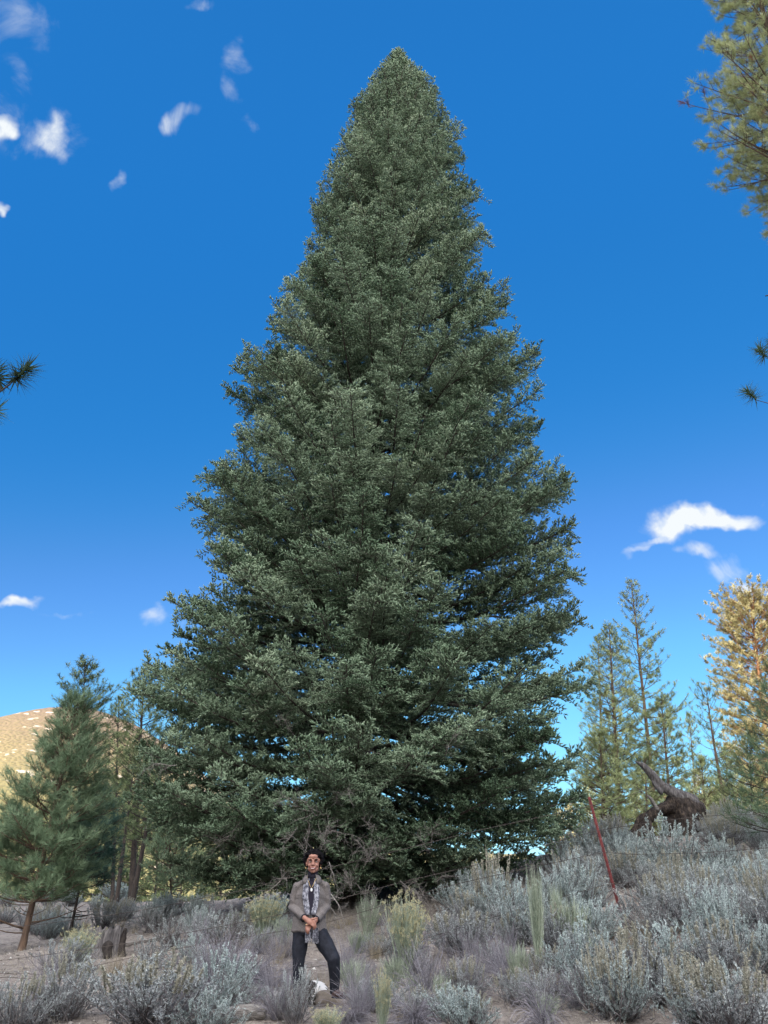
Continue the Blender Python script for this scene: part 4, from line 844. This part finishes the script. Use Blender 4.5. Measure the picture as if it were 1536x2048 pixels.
M['white'] = flat('eye_white', (.75, .72, .70), .3); M['iris'] = flat('dark_eye', (.02, .012, .01), .2); M['lip'] = flat('lips', (.26, .075, .065), .4); M['teeth'] = flat('teeth', (.80, .78, .74), .3)
M['gold'] = mat('gold', [(.75, .52, .22), (.85, .6, .28)], src='noise', rough=.25); M['silver'] = mat('pale_stone', [(.7, .7, .72), (.85, .85, .87)], src='noise', rough=.3)
def person():
    p0 = hit(620, 2015); k = np.linalg.norm(p0) / FPX; sc = 1.0
    gx_, gy_ = p0[0], p0[1]; gz_ = float(tz(gx_, gy_))
    root = empty('person', (gx_, gy_, gz_), 0, label='woman in grey tweed jacket, patterned scarf and black trousers standing with hands clasped', cat='person')
    # height to match the photo: hair top at 1697
    vtop = ray(624, 1697); ztop = vtop[2] * gy_ / vtop[1]; s_ = (ztop - gz_) / 1.675; root.scale = (s_ * 1.09, s_ * 1.05, s_); root.rotation_euler = (0, -.055, 0)
    def P(name, me, par=None): return obj(name, me, par or root, world=False)
    # --- body: one surface
    b = Blob()
    hx, hy, hz = .004, -.045, 1.50                                       # head centre
    b.ball((hx, hy + .022, hz + .028), (.074, .092, .088)).ball((hx, hy - .002, hz - .028), (.061, .078, .070)).ball((hx, hy - .022, hz - .075), (.044, .050, .034))
    b.ball((hx, hy - .048, hz - .093), (.026, .024, .020))               # chin
    for q in (-1, 1):
        b.ball((hx + q * .036, hy - .052, hz - .030), (.020, .019, .020)); b.ball((hx + q * .073, hy + .010, hz - .012), (.008, .018, .028)).ball((hx + q * .034, hy - .02, hz - .066), (.023, .035, .024))
        b.ball((hx + q * .030, hy - .067, hz + .030), (.024, .012, .009))
        b.ball((hx + q * .012, hy - .083, hz - .028), (.010, .011, .008))
    b.limb([(hx, hy - .070, hz + .018), (hx, hy - .086, hz - .012), (hx, hy - .094, hz - .026)], [.009, .011, .013]).ball((hx, hy - .066, hz - .052), (.032, .018, .018)).ball((hx, hy - .055, hz + .062), (.052, .03, .03))
    b.limb([(-.006, .0, 1.26), (0, -.012, 1.40), (hx, -.02, 1.44)], [.062, .052, .052])
    b.limb([(-.015, 0, .84), (-.012, 0, 1.0), (-.014, -.005, 1.15), (-.012, 0, 1.27)], [.11, .10, .11, .08], (1.1, .72, 1))
    JR = [(-.18, .0, 1.25), (-.215, .02, 1.03), (-.085, -.165, .915)]; JL = [(.145, .0, 1.25), (.152, .02, 1.03), (.055, -.165, .885)]
    b.limb([(-.05, 0, 1.26)] + JR, [.05, .038, .034, .024]); b.limb([(.03, 0, 1.26)] + JL, [.05, .038, .034, .024])
    b.limb([(-.10, 0, .80), (-.132, -.02, .44), (-.136, .02, .08)], [.06, .04, .03]); b.limb([(.07, 0, .78), (.150, -.055, .63), (.245, -.115, .48), (.255, -.01, .14)], [.06, .06, .045, .03])
    # right hand (laid over the left)
    b.limb([(-.085, -.165, .915), (-.050, -.198, .890)], [.026, .027]); b.limb([(-.050, -.200, .888), (-.004, -.222, .858)], [.028, .036], (1, .55, 1.0))
    for i, (dx, dz, l_) in enumerate([(.030, .020, .036), (.030, -.001, .040), (.024, -.020, .038), (.012, -.034, .030)]):
        a = np.array([-.004, -.226, .858]) + [dx * .55, 0, dz * .8]; c_ = a + [l_ * .85, -.012, -.012]; e = c_ + [l_ * .25, .012, -l_ * .75]; f_ = e + [-l_ * .25, .016, -l_ * .5]
        b.limb([a, c_, e, f_], [.0105, .0098, .0090, .0080])
    b.limb([(-.022, -.214, .878), (.016, -.232, .892), (.046, -.236, .895), (.070, -.232, .900)], [.013, .0115, .010, .0085])
    # left hand beneath, fingers wrapping down and to the left
    b.limb([(.055, -.165, .885), (.030, -.190, .855)], [.026, .026]); b.limb([(.030, -.192, .852), (-.010, -.196, .822)], [.028, .034], (1, .55, 1.0))
    for i, (dx, dz, l_) in enumerate([(-.030, .012, .032), (-.022, -.006, .036), (-.010, -.018, .034), (.006, -.024, .028)]):
        a = np.array([-.012, -.200, .818]) + [dx * .8, 0, dz]; c_ = a + [-l_ * .45, -.014, -l_ * .75]; e = c_ + [-l_ * .1, .008, -l_ * .65]; f_ = e + [l_ * .2, .016, -l_ * .35]
        b.limb([a, c_, e, f_], [.0100, .0092, .0084, .0075])
    b.limb([(.012, -.200, .848), (-.02, -.216, .838), (-.045, -.220, .828)], [.012, .010, .008])
    body = P('body', b.mesh('person_body', [M['skin']], .0048, 6))
    # --- face details
    def ell(c, r, m, nm, par=body):
        V, F = ico(); g = Geo(); g.add(V * np.array(r) + np.array(c), F); return P(nm, g.mesh(nm, [M[m]], True), par)
    for q in (-1, 1):
        ell((hx + q * .030, hy - .064, hz + .006), (.0115, .010, .0042), 'white', 'eye'); ell((hx + q * .029, hy - .073, hz + .006), (.0056, .0035, .0044), 'iris', 'iris')
        g = Geo(); tube(g, [(hx + q * .014, hy - .081, hz + .026), (hx + q * .030, hy - .081, hz + .033), (hx + q * .048, hy - .068, hz + .026)], [.003, .0042, .002], 6); P('eyebrow', g.mesh('eyebrow', [M['hair']], True), body)
        g = Geo(); tube(g, [(hx + q * .015, hy - .074, hz + .010), (hx + q * .030, hy - .077, hz + .0145), (hx + q * .046, hy - .066, hz + .009)], [.002, .003, .0018], 6); P('eyelid', g.mesh('eyelid', [M['hair']], True), body)
        g = Geo(); t = np.linspace(0, 2 * math.pi, 20); tube(g, np.stack([hx + q * .078 + .004 * np.cos(t), hy + .002 + .013 * np.cos(t), hz - .052 + .009 * np.sin(t)], -1), .0020, 6, cap=False); P('earring', g.mesh('earring', [M['gold']], True))
    t = np.linspace(-1, 1, 11)
    def mouth(z0, sag, yo): return np.stack([hx + .028 * t, hy - .089 + .016 * t ** 2 + yo, hz - .060 + z0 + sag * t ** 2], -1)
    g = Geo(); tube(g, mouth(.003, .008, 0), .0035 + .0022 * (1 - t ** 2), 6); tube(g, mouth(-.011, .018, .003), .0030 + .0030 * (1 - t ** 2), 6); P('lips', g.mesh('lips', [M['lip']], True), body)
    g = Geo(); tube(g, mouth(-.0035, .012, .0025), .0012 + .0048 * (1 - t ** 2), 6); P('teeth', g.mesh('teeth', [M['teeth']], True), body)
    # --- hair: short tousled curls over a cap
    Rh = np.random.default_rng(8); h = Blob()
    h.ball((hx, hy + .040, hz + .055), (.088, .092, .082)).ball((hx, hy + .055, hz + .005), (.086, .072, .075))
    for i in range(260):
        u = nrm(Rh.normal(size=3)); c_ = np.array([hx, hy + .035, hz + .045]) + u * np.array([.096, .094, .096])
        if c_[2] < hz - .03 or (c_[1] < hy - .005 and c_[2] < hz + .068) : continue
        h.ball(c_, Rh.uniform(.012, .021))
    for i in range(26):
        a = Rh.uniform(-1.2, 1.2); h.ball((hx + .074 * math.sin(a), hy + .012 - .075 * math.cos(a), hz + .086 + Rh.normal(0, .006)), Rh.uniform(.010, .017))
    for q in (-1, 1):
        for z_ in np.linspace(-.02, .07, 7): h.ball((hx + q * (.086 + .006 * math.sin(z_ * 60)), hy + .014, hz + z_ + .01), .017)
    hair = P('hair', h.mesh('person_hair', [M['hair']], .005, 1, disp=lambda c: .004 * fbm(c[:, 0] * 70, c[:, 2] * 70 + c[:, 1] * 40, 3, 3)), body)
    g = Geo(); n = 420; u = nrm(Rh.normal(size=(n, 3))); c_ = np.array([hx, hy + .035, hz + .05]) + u * [.100, .098, .100]; ok = (c_[:, 2] > hz + .0) & ~((c_[:, 1] < hy) & (c_[:, 2] < hz + .075)); c_ = c_[ok]; u = u[ok]
    shoots(g, c_, nrm(u + Rh.normal(0, .6, u.shape)), .002, Rh, 0, n=3, nl=.022, a0=5, a1=60, w=.004, tone=.5); P('curls', g.mesh('curls', [M['hair']]), hair)
    # --- roll neck
    g = Blob(); g.limb([(-.006, -.005, 1.27), (0, -.018, 1.36), (0, -.024, 1.40)], [.070, .063, .060]).limb([(-.012, -.015, 1.26), (-.012, -.03, 1.0)], [.12, .13], (.75, .75, 1)); P('roll_neck_top', g.mesh('rollneck', [M['knit']], .007, 4, disp=lambda c: .002 * np.sin(c[:, 2] * 300)))
    # --- jacket with sleeves
    j = Blob()
    j.limb([(-.030, 0, .775), (-.030, 0, .90), (-.024, -.004, 1.03), (-.020, -.006, 1.16), (-.014, 0, 1.25)], [.152, .142, .125, .128, .100], (1.34, .90, .28))
    j.limb([(-.155, .0, 1.262), (-.02, .008, 1.315), (.122, .0, 1.262)], [.050, .062, .050], (1, .95, .85))
    j.limb([(-.172, 0, 1.250), (-.200, .015, 1.15), (-.218, .020, 1.035), (-.155, -.085, .97), (-.092, -.150, .915)], [.054, .053, .050, .046, .041])
    j.limb([(.138, 0, 1.250), (.152, .015, 1.15), (.155, .020, 1.03), (.110, -.085, .955), (.068, -.148, .898)], [.054, .053, .050, .046, .041])
    def jd(c): return .006 * fbm(c[:, 0] * 16 + c[:, 2] * 7, c[:, 2] * 13 - c[:, 1] * 9, 5, 3) + .004 * np.sin(c[:, 2] * 62 + c[:, 0] * 45) * (np.abs(c[:, 2] - 1.03) < .09) * (np.abs(c[:, 0] + .03) > .12)
    jm = j.mesh('tweed_jacket', [M['jacket']], .0065, 7, disp=jd); jacket = P('jacket', jm)
    def sheet(nm, m, rows, par, thick=.004):
        """rows: lists of points of equal length; a doubled, slightly thick sheet"""
        A = np.array(rows, float); r, c, _ = A.shape; du = np.gradient(A, axis=0); dv = np.gradient(A, axis=1); N_ = nrm(np.cross(du, dv)); g = Geo()
        V = np.concatenate([(A + N_ * thick / 2).reshape(-1, 3), (A - N_ * thick / 2).reshape(-1, 3)]); F = []
        for i in range(r - 1):
            for k_ in range(c - 1): a = i * c + k_; F.append((a, a + 1, a + c + 1, a + c)); F.append((a + r * c, a + c + r * c, a + c + 1 + r * c, a + 1 + r * c))
        for i in range(r - 1):
            for e in (0, c - 1): a = i * c + e; F.append((a, a + c, a + c + r * c, a + r * c))
        for k_ in range(c - 1):
            for e in (0, r - 1): a = e * c + k_; F.append((a, a + 1, a + 1 + r * c, a + r * c))
        g.add(V, F); return P(nm, g.mesh(nm, [M[m]], True), par)
    def tor_y(x, z):                                                      # front of the jacket
        rx = np.interp(z, [.775, .90, 1.03, 1.16, 1.25, 1.32], [.152, .142, .125, .130, .115, .09]); cx = -.026
        return -rx * .90 * math.sqrt(max(.05, 1 - min(.95, ((x - cx) / (rx * 1.34)) ** 2))) - .006
    # dark opening, scarf, collar
    op = [[(-.012 + w_ * x_, tor_y(-.012 + w_ * x_, z) - .002, z) for x_ in np.linspace(-1, 1, 7)] for z, w_ in [(1.35, .035), (1.28, .045), (1.20, .042), (1.10, .030), (1.0, .022), (.94, .016)]]
    sheet('shirt_front', 'knit', op, root, .006)
    for q in (-1, 1):
        xc = np.interp(np.linspace(0, 1, 13), [0, .12, .5, 1], [.042, .056, .062, .030]) * q - .010
        rows = []
        for z, x_, w_ in zip(np.linspace(1.335, .935, 13), xc, np.interp(np.linspace(0, 1, 13), [0, .3, .7, 1], [.020, .030, .032, .026])):
            rows.append([(x_ + w_ * u_, tor_y(x_, z) - .010 - .006 * math.cos(u_ * 7 + z * 9) * .6, z) for u_ in np.linspace(-1, 1, 9)])
        sheet('scarf', 'scarf', rows, root, .007)
        # hanging end below the hands
        zs = np.linspace(.80, .69 if q > 0 else .70, 8); x1 = .048 if q > 0 else -.028
        rows = [[(x1 + .030 * u_, -.160 - .006 * math.cos(u_ * 6) - (0.0), z) for u_ in np.linspace(-1, 1, 9)] for z in zs]
        e_ = sheet('scarf_end', 'scarf', rows, root, .008)
        g = Geo()
        for i in range(16):
            x_ = x1 - .03 + .06 * i / 15; tube(g, [(x_, -.160, zs[-1]), (x_ + Rh.normal(0, .003), -.160, zs[-1] - .03), (x_ + Rh.normal(0, .005), -.158, zs[-1] - .055)], [.0022, .0018, .001], 4)
        P('fringe', g.mesh('fringe', [M['scarf']]), e_)
        # collar leaf
        cp = [[(q * .040, -.075, 1.375), (q * .062, -.050, 1.372), (q * .078, -.010, 1.372), (q * .05, .045, 1.375)], [(q * .050, -.098, 1.335), (q * .080, -.075, 1.335), (q * .098, -.02, 1.342), (q * .07, .06, 1.345)], [(q * .062, -.122, 1.275), (q * .098, -.108, 1.268), (q * .108, -.07, 1.305), (q * .09, .05, 1.32)]]
        sheet('collar', 'jacket', [[(x - .010, y_, z) for x, y_, z in r] for r in cp], jacket, .008)
        # front edge seam
        g = Geo(); zz = np.linspace(1.27, .78, 14); xe = np.interp(zz, [.78, .95, 1.27], [q * .004, q * .016, q * .078]) - .012
        tube(g, [(x, tor_y(x, z) - .004, z) for x, z in zip(xe, zz)], .0045, 5); P('jacket_edge', g.mesh('jacket_edge', [M['jacket']], True), jacket)
        g = Geo(); t = np.linspace(0, 2 * math.pi, 18); w = np.array([-.088, -.155, .912]) if q < 0 else np.array([.066, -.152, .895]); d = nrm(np.array([.6 * -q, -.6, -.35])); a_ = nrm(np.cross(d, [0, 0, 1.])); b_ = np.cross(d, a_)
        tube(g, w + d * .014 + .040 * (np.cos(t)[:, None] * a_ + np.sin(t)[:, None] * b_), .006, 6, cap=False); P('cuff', g.mesh('cuff', [M['knit']], True), jacket)
    # necklace and pendant, watch, rings
    g = Geo(); t = np.linspace(-1, 1, 15); tube(g, [(-.008 + .05 * a, tor_y(-.008, 1.22) - .012 + .035 * a * a, 1.225 + .12 * abs(a) ** 1.3) for a in t], .0013, 5); nk = P('necklace', g.mesh('necklace', [M['gold']], True))
    ell((-.006, tor_y(0, 1.2) - .022, 1.205), (.013, .006, .019), 'silver', 'pendant', nk)
    g = Geo(); t = np.linspace(0, 2 * math.pi, 18); w = np.array([-.046, -.200, .838]); tube(g, w + .004 * np.stack([np.cos(t) * 2.6, np.sin(t) * 2.4, np.cos(t) * 1.5], -1), .004, 6, cap=False); P('ring', g.mesh('ring', [M['gold']], True))
    # --- trousers
    tr = Blob(); tr.limb([(-.030, 0, .86), (-.032, 0, .76)], [.135, .138], (1.28, .92, .5))
    tr.limb([(-.112, 0, .76), (-.125, -.012, .60), (-.132, -.02, .44), (-.135, .01, .22), (-.136, .02, .05)], [.095, .086, .068, .056, .052])
    tr.limb([(.070, 0, .76), (.150, -.055, .63), (.245, -.115, .48), (.258, -.07, .33), (.255, -.01, .15)], [.098, .092, .074, .062, .052])
    P('trousers', tr.mesh('trousers', [M['trousers']], .008, 6, disp=lambda c: .005 * fbm(c[:, 0] * 14, c[:, 2] * 10 + c[:, 1] * 8, 7, 3)))
    for (x, y_, z, dx) in [(-.140, .01, .0, -.05), (.262, -.02, .085, .06)]:
        bt = Blob(); bt.limb([(x, y_, z + .12), (x, y_, z + .045)], [.048, .046]).limb([(x, y_, z + .04), (x + dx, y_ - .10, z + .035), (x + dx * 1.5, y_ - .17, z + .03)], [.044, .042, .036], (1, 1, .85)); bo = P('boot', bt.mesh('boot', [M['boot']], .007, 4))
        so_ = Blob(); so_.limb([(x, y_ + .015, z + .008), (x + dx, y_ - .10, z + .008), (x + dx * 1.5, y_ - .175, z + .008)], [.047, .045, .038], (1, 1, .22)); P('sole', so_.mesh('sole', [M['knit']], .006, 2), bo)
    def warp(c): 
        w = np.clip((c[:, 2] - 1.375) / .04, 0, 1); w = w * w * (3 - 2 * w); k0 = np.array([0, -.03, 1.385]); return k0 + (c - k0) * (1 + .08 * w)[:, None]
    seen = set()
    def walk(o):
        for ch in [x for x in C.objects if x.parent == o]:
            if ch.type == 'MESH' and ch.data.name not in seen and not ch.name.startswith(('jacket', 'collar', 'roll_neck')):
                seen.add(ch.data.name); me = ch.data; co = np.zeros(len(me.vertices) * 3, np.float32); me.vertices.foreach_get('co', co); me.vertices.foreach_set('co', warp(co.reshape(-1, 3)).astype(np.float32).ravel()); me.update()
            walk(ch)
    walk(root)
    return root, s_
proot, psc = person()
# ------------------------------------------------------------------ stumps, logs, rocks, fence
M['grey_wood'] = mat('weathered_grey_wood', [(.035, .032, .032), (.11, .10, .10), (.24, .22, .21)], src='noise', scale=7, stretch=(5, 5, .6), bump=.03, rough=.95)
M['rot_wood'] = mat('rotten_brown_wood', [(.012, .010, .010), (.045, .036, .032), (.12, .09, .07)], src='noise', scale=6, stretch=(3, 3, 1.2), bump=.04, rough=.95)
M['log_wood'] = mat('bleached_log', [(.06, .052, .05), (.16, .145, .135), (.28, .26, .24)], src='noise', scale=8, stretch=(.7, 5, 5), bump=.02, rough=.95)
M['white_rock'] = mat('pale_rock', [(.28, .265, .25), (.50, .48, .46)], src='noise', scale=7, bump=.01, rough=.85)
M['mott_rock'] = mat('mottled_rock', [(.02, .018, .018), (.05, .045, .04), (.55, .53, .52), (.60, .59, .58)], src='noise', scale=4.5, rough=.85, detail=4, pos=[0, .47, .50, 1])
M['tan_rock'] = mat('tan_rock', [(.12, .10, .085), (.26, .22, .18)], src='noise', scale=6, bump=.02, rough=.9)
M['red_steel'] = mat('red_painted_steel', [(.05, .02, .018), (.13, .028, .028), (.20, .06, .055)], src='noise', scale=22, bump=.003, rough=.7)
M['wire'] = mat('rusty_wire', [(.05, .04, .035), (.12, .10, .09)], src='noise', scale=30, rough=.7)
def uprooted():
    d = 19.5; pts = lambda L: [U(px, py, dd) for px, py, dd in L]
    root = empty('uprooted_stump', tuple(hit(1345, 1668)), label='large uprooted dark stump with curved grey snag on the right-hand crest', cat='tree stump'); bpy.context.view_layer.update()
    def ddisp(c): return .05 * fbm(c[:, 0] * 9, c[:, 1] * 9 + c[:, 2] * 3, 3, 4) + .008 * fbm(c[:, 0] * 25, c[:, 2] * 16, 8, 2)
    b = Blob(); b.limb(pts([(1345, 1602, d), (1372, 1612, d), (1396, 1622, d)]), [.17, .26, .22], (1, 1, .9)).limb(pts([(1398, 1612, d), (1410, 1650, d), (1418, 1700, d)]), [.13, .12, .12]).limb(pts([(1372, 1630, d), (1378, 1690, d)]), [.28, .30]).limb(pts([(1345, 1610, d), (1318, 1620, d), (1290, 1640, d), (1272, 1690, d)]), [.17, .12, .13, .12]).limb(pts([(1340, 1620, d + .2), (1345, 1690, d + .2)]), [.18, .25])
    obj('root_mass', b.mesh('root_mass', [M['rot_wood']], .03, 2, disp=ddisp), root)
    b = Blob(); b.limb(pts([(1385, 1602, d - .1), (1350, 1588, d - .1), (1322, 1572, d - .1), (1302, 1548, d - .1), (1288, 1533, d - .1), (1270, 1522, d - .1)]), [.16, .15, .125, .11, .085, .02], (1, .6, 1))
    b.limb(pts([(1322, 1585, d - .15), (1306, 1565, d - .15), (1300, 1552, d)]), [.06, .045, .03]).limb(pts([(1330, 1580, d), (1310, 1553, d + .2), (1302, 1538, d + .2)]), [.06, .04, .012])
    obj('snag', b.mesh('snag', [M['grey_wood']], .022, 1, disp=lambda c: .03 * fbm(c[:, 0] * 12 + c[:, 2] * 12, c[:, 1] * 10, 3, 3)), root)
    b = Blob(); b.limb(pts([(1314, 1618, d - .4), (1302, 1598, d - .4), (1294, 1590, d - .4)]), [.05, .045, .012]); obj('splinter', b.mesh('splinter', [M['log_wood']], .015, 1), root)
    b = Blob(); b.limb(pts([(1296, 1640, d - .1), (1305, 1665, d - .1), (1310, 1690, d - .1)]), [.06, .05, .05]).limb(pts([(1290, 1632, d), (1278, 1640, d), (1262, 1668, d), (1256, 1690, d)]), [.07, .07, .06, .06]); obj('root', b.mesh('root', [M['rot_wood']], .02, 1, disp=ddisp), root)
uprooted()
def stump():
    p = hit(208, 1912); k = np.linalg.norm(p) / FPX; r = 27 * k; h = 40 * k
    root = empty('tree_stump', tuple(p), label='short weathered grey stump with a charred right side near the left young pines', cat='tree stump'); bpy.context.view_layer.update()
    g = Geo(); ns = 40; an = np.linspace(0, 2 * math.pi, ns, endpoint=False); Rg = np.random.default_rng(5)
    prf = 1 + .12 * np.sin(an * 3 + 1) + .06 * np.sin(an * 8) + Rg.normal(0, .03, ns); topj = Rg.uniform(-.06, .05, ns)
    rings = []
    for f, rr in [(-.15, 1.45), (0, 1.3), (.15, 1.1), (.4, 1.0), (.8, .97), (1, 1.02)]:
        rings.append(np.stack([p[0] + np.cos(an) * r * rr * prf, p[1] + np.sin(an) * r * rr * prf, p[2] + h * f + (topj * (f == 1) * h * 3)], -1))
    for f, rr in [(.96, .9), (.93, .5), (.94, .05)]: rings.append(np.stack([p[0] + np.cos(an) * r * rr * prf, p[1] + np.sin(an) * r * rr * prf, p[2] + h * f + 0 * an], -1))
    V = np.concatenate(rings); F = []
    for i in range(len(rings) - 1):
        for j in range(ns): F.append((i * ns + j, i * ns + (j + 1) % ns, (i + 1) * ns + (j + 1) % ns, (i + 1) * ns + j))
    g.add(V, F); obj('stump_wood', g.mesh('stump_wood', [M['grey_wood']]), root)
    b = Blob(); e = p + np.array([r * 1.0, -.05, 0]); b.limb([e + [0.02, 0, h * 1.0], e + [0, 0, h * .5], e + [.04, -.05, -.02]], [.035, .06, .08]).limb([p + [r * .4, -r * 1.0, h * .35], p + [r * .6, -r * 1.3, 0]], [.09, .06]); obj('charred_bark', b.mesh('charred_bark', [mat('charred_wood', [(.012, .010, .010), (.05, .04, .035)], src='noise', scale=9, bump=.03)], .014, 1, disp=lambda c: .015 * fbm(c[:, 0] * 20, c[:, 2] * 12, 2, 3)), root)
stump()
def log(nm, label, a, b_, r, mt, cat='log'):
    A = hit(*a); B = hit(*b_); A[2] += r * .6; B[2] += r * .6; bl = Blob(); m = (A + B) / 2; bl.limb([A, m + [0, .03, .02], B], [r, r * .95, r * .75])
    tag(obj(nm, bl.mesh(nm, [M[mt]], max(.012, r * .14), 1, disp=lambda c: .012 * fbm(c[:, 0] * 7, c[:, 2] * 40 + c[:, 1] * 20, 2, 3))), label, cat)
log('fallen_log', 'bleached grey log lying at the bottom edge left of the woman', (430, 2052), (520, 2038), .09, 'log_wood')
log('fallen_branch', 'pale broken branch on the soil bank below the arched dead twigs', (880, 1965), (1000, 1962), .055, 'log_wood', 'branch')
log('fallen_branch', 'thin grey branch lying behind the left stump', (235, 1895), (330, 1880), .04, 'log_wood', 'branch')
def rock(px, py, w, h, mt, label, seed=1, dz=0):
    p = hit(px, py); k = np.linalg.norm(p) / FPX; a, c_ = w * k / 2, h * k; V, F = ico(); Rg = np.random.default_rng(seed)
    import bmesh
    bm = bmesh.new(); bmesh.ops.create_icosphere(bm, subdivisions=4, radius=1); V = np.array([v.co[:] for v in bm.verts]); F = np.array([[v.index for v in f.verts] for f in bm.faces]); bm.free()
    V = np.sign(V) * np.abs(V) ** .8
    V = V * (1 + .16 * fbm(V[:, 0] * 1.7 + seed, V[:, 2] * 1.7 + V[:, 1], seed, 4))[:, None] * [a, a * .75, c_ * .62]; g = Geo(); g.add(V + p + [0, 0, c_ * .38 + dz], F); tag(obj('rock', g.mesh('rock', [M[mt]], True)), label, 'rock')
rock(618, 2008, 66, 34, 'mott_rock', 'white rock with black patches at the feet of the woman', 3)
rock(547, 2013, 36, 22, 'white_rock', 'small pale rock left of the black and white one', 5)
rock(665, 2012, 60, 24, 'tan_rock', 'brown flat rock under the raised boot of the woman', 7)
rock(694, 1992, 22, 12, 'tan_rock', 'small brownish rock just right of the raised boot', 9)
rock(1215, 1878, 34, 18, 'tan_rock', 'tan rock on the soil patch under the red post', 11)
rock(905, 1975, 60, 22, 'tan_rock', 'flat tan rock in the soil bank above the mint sagebrush cushion', 13)
rock(1205, 2020, 40, 16, 'tan_rock', 'low pale rock on the bare soil at the lower right', 15)
rock(1385, 1915, 36, 16, 'tan_rock', 'pale rock on the bare patch of the right slope', 17)
rock(640, 1850, 20, 10, 'white_rock', 'small whitish rock behind the woman', 19)
# fence: red leaning steel post + barbed wires
fp = hit(1243, 1832); fd = fp[1]; ft = U(1178, 1594, fd)
root = empty('fence_post', tuple(fp), label='red leaning steel fence post among the sagebrush', cat='fence post'); bpy.context.view_layer.update()
ax_ = nrm(ft - fp); Lp = np.linalg.norm(ft - fp); lx = nrm(np.cross(ax_, [0, 1., 0])); ly = np.cross(ax_, lx)
def tbar(w, t, dpt):
    g = Geo()
    for (x0, x1, y0, y1) in [(-w, w, -t, t), (-t * .9, t * .9, t + .0, dpt)]:
        V = []
        for zz_ in (-.25, Lp):
            for (x, y_) in [(x0, y0), (x1, y0), (x1, y1), (x0, y1)]: V.append(fp + ax_ * zz_ + lx * x + ly * y_)
        g.add(V, [(0, 1, 5, 4), (1, 2, 6, 5), (2, 3, 7, 6), (3, 0, 4, 7), (4, 5, 6, 7)])
    return g
g = tbar(.021, .0035, .030); obj('post_bar', g.mesh('post_bar', [M['red_steel']]), root)
g = Geo()
for zz_ in np.arange(.12, Lp - .03, .055): q_ = fp + ax_ * zz_; segs(g, [q_ - ly * .003], [q_ - ly * .014], .009, .007, .5, 0, 6)
obj('studs', g.mesh('studs', [M['red_steel']]), root)
rw = np.random.default_rng(2)
wires = [[(-60, 1862, 13.2), (86, 1848, 13.0), (260, 1825, 12.8), (480, 1782, 12.6), (620, 1745, 12.4), (960, 1660, 12.0), (1183, 1612, fd), (1360, 1560, 12.2), (1600, 1500, 12.6)],
         [(-60, 1928, 13.2), (70, 1913, 13.0), (300, 1880, 12.8), (560, 1830, 12.6), (800, 1765, 12.3), (945, 1732, 12.0), (1195, 1660, fd), (1400, 1632, 12.2), (1600, 1625, 12.6)],
         [(-60, 1990, 13.0), (143, 1942, 12.8), (260, 1916, 12.6), (400, 1889, 12.5), (640, 1850, 12.4), (900, 1770, 12.1), (1208, 1704, fd), (1260, 1709, 11.9), (1420, 1705, 12.0), (1600, 1690, 12.4)],
         [(-60, 2050, 12.6), (182, 2015, 12.5), (338, 1979, 12.4), (420, 1958, 12.3), (700, 1925, 12.2), (1000, 1830, 12.0), (1224, 1765, fd), (1420, 1770, 11.8), (1600, 1765, 12.0)]]
for i, wl in enumerate(wires):
    P_ = np.array([U(*w) for w in wl]); s_ = np.linspace(0, len(P_) - 1, 90); Q = np.stack([np.interp(s_, np.arange(len(P_)), P_[:, j]) for j in range(3)], -1)
    Qs = Q.copy()
    for _ in range(3): Qs[1:-1] = (Qs[:-2] + Qs[1:-1] * 2 + Qs[2:]) / 4
    Qs[:, 2] = np.maximum(Qs[:, 2], tz(Qs[:, 0], Qs[:, 1]) + .04)
    g = Geo(); tube(g, Qs, .0033, 4, .5, 0)
    root = empty('barbed_wire', tuple(Qs[45]), label=['topmost', 'second highest', 'third highest', 'lowest'][i] + ' strand of barbed wire held by the red post', cat='barbed wire', group='strands of the wire fence'); bpy.context.view_layer.update()
    obj('strand', g.mesh('strand', [M['wire']]), root)
    L = np.concatenate([[0], np.cumsum(np.linalg.norm(np.diff(Qs, axis=0), axis=1))]); g = Geo()
    bp = np.arange(.1, L[-1], .13); B = np.stack([np.interp(bp, L, Qs[:, j]) for j in range(3)], -1); dd = rw.normal(0, 1, B.shape); dd = nrm(dd) * .016
    segs(g, np.concatenate([B - dd, B - nrm(rw.normal(0, 1, B.shape)) * .013]), np.concatenate([B + dd, B + nrm(rw.normal(0, 1, B.shape)) * .013]), .0022, .0015); o_ = obj('barbs', g.mesh('barbs', [M['wire']]), root)
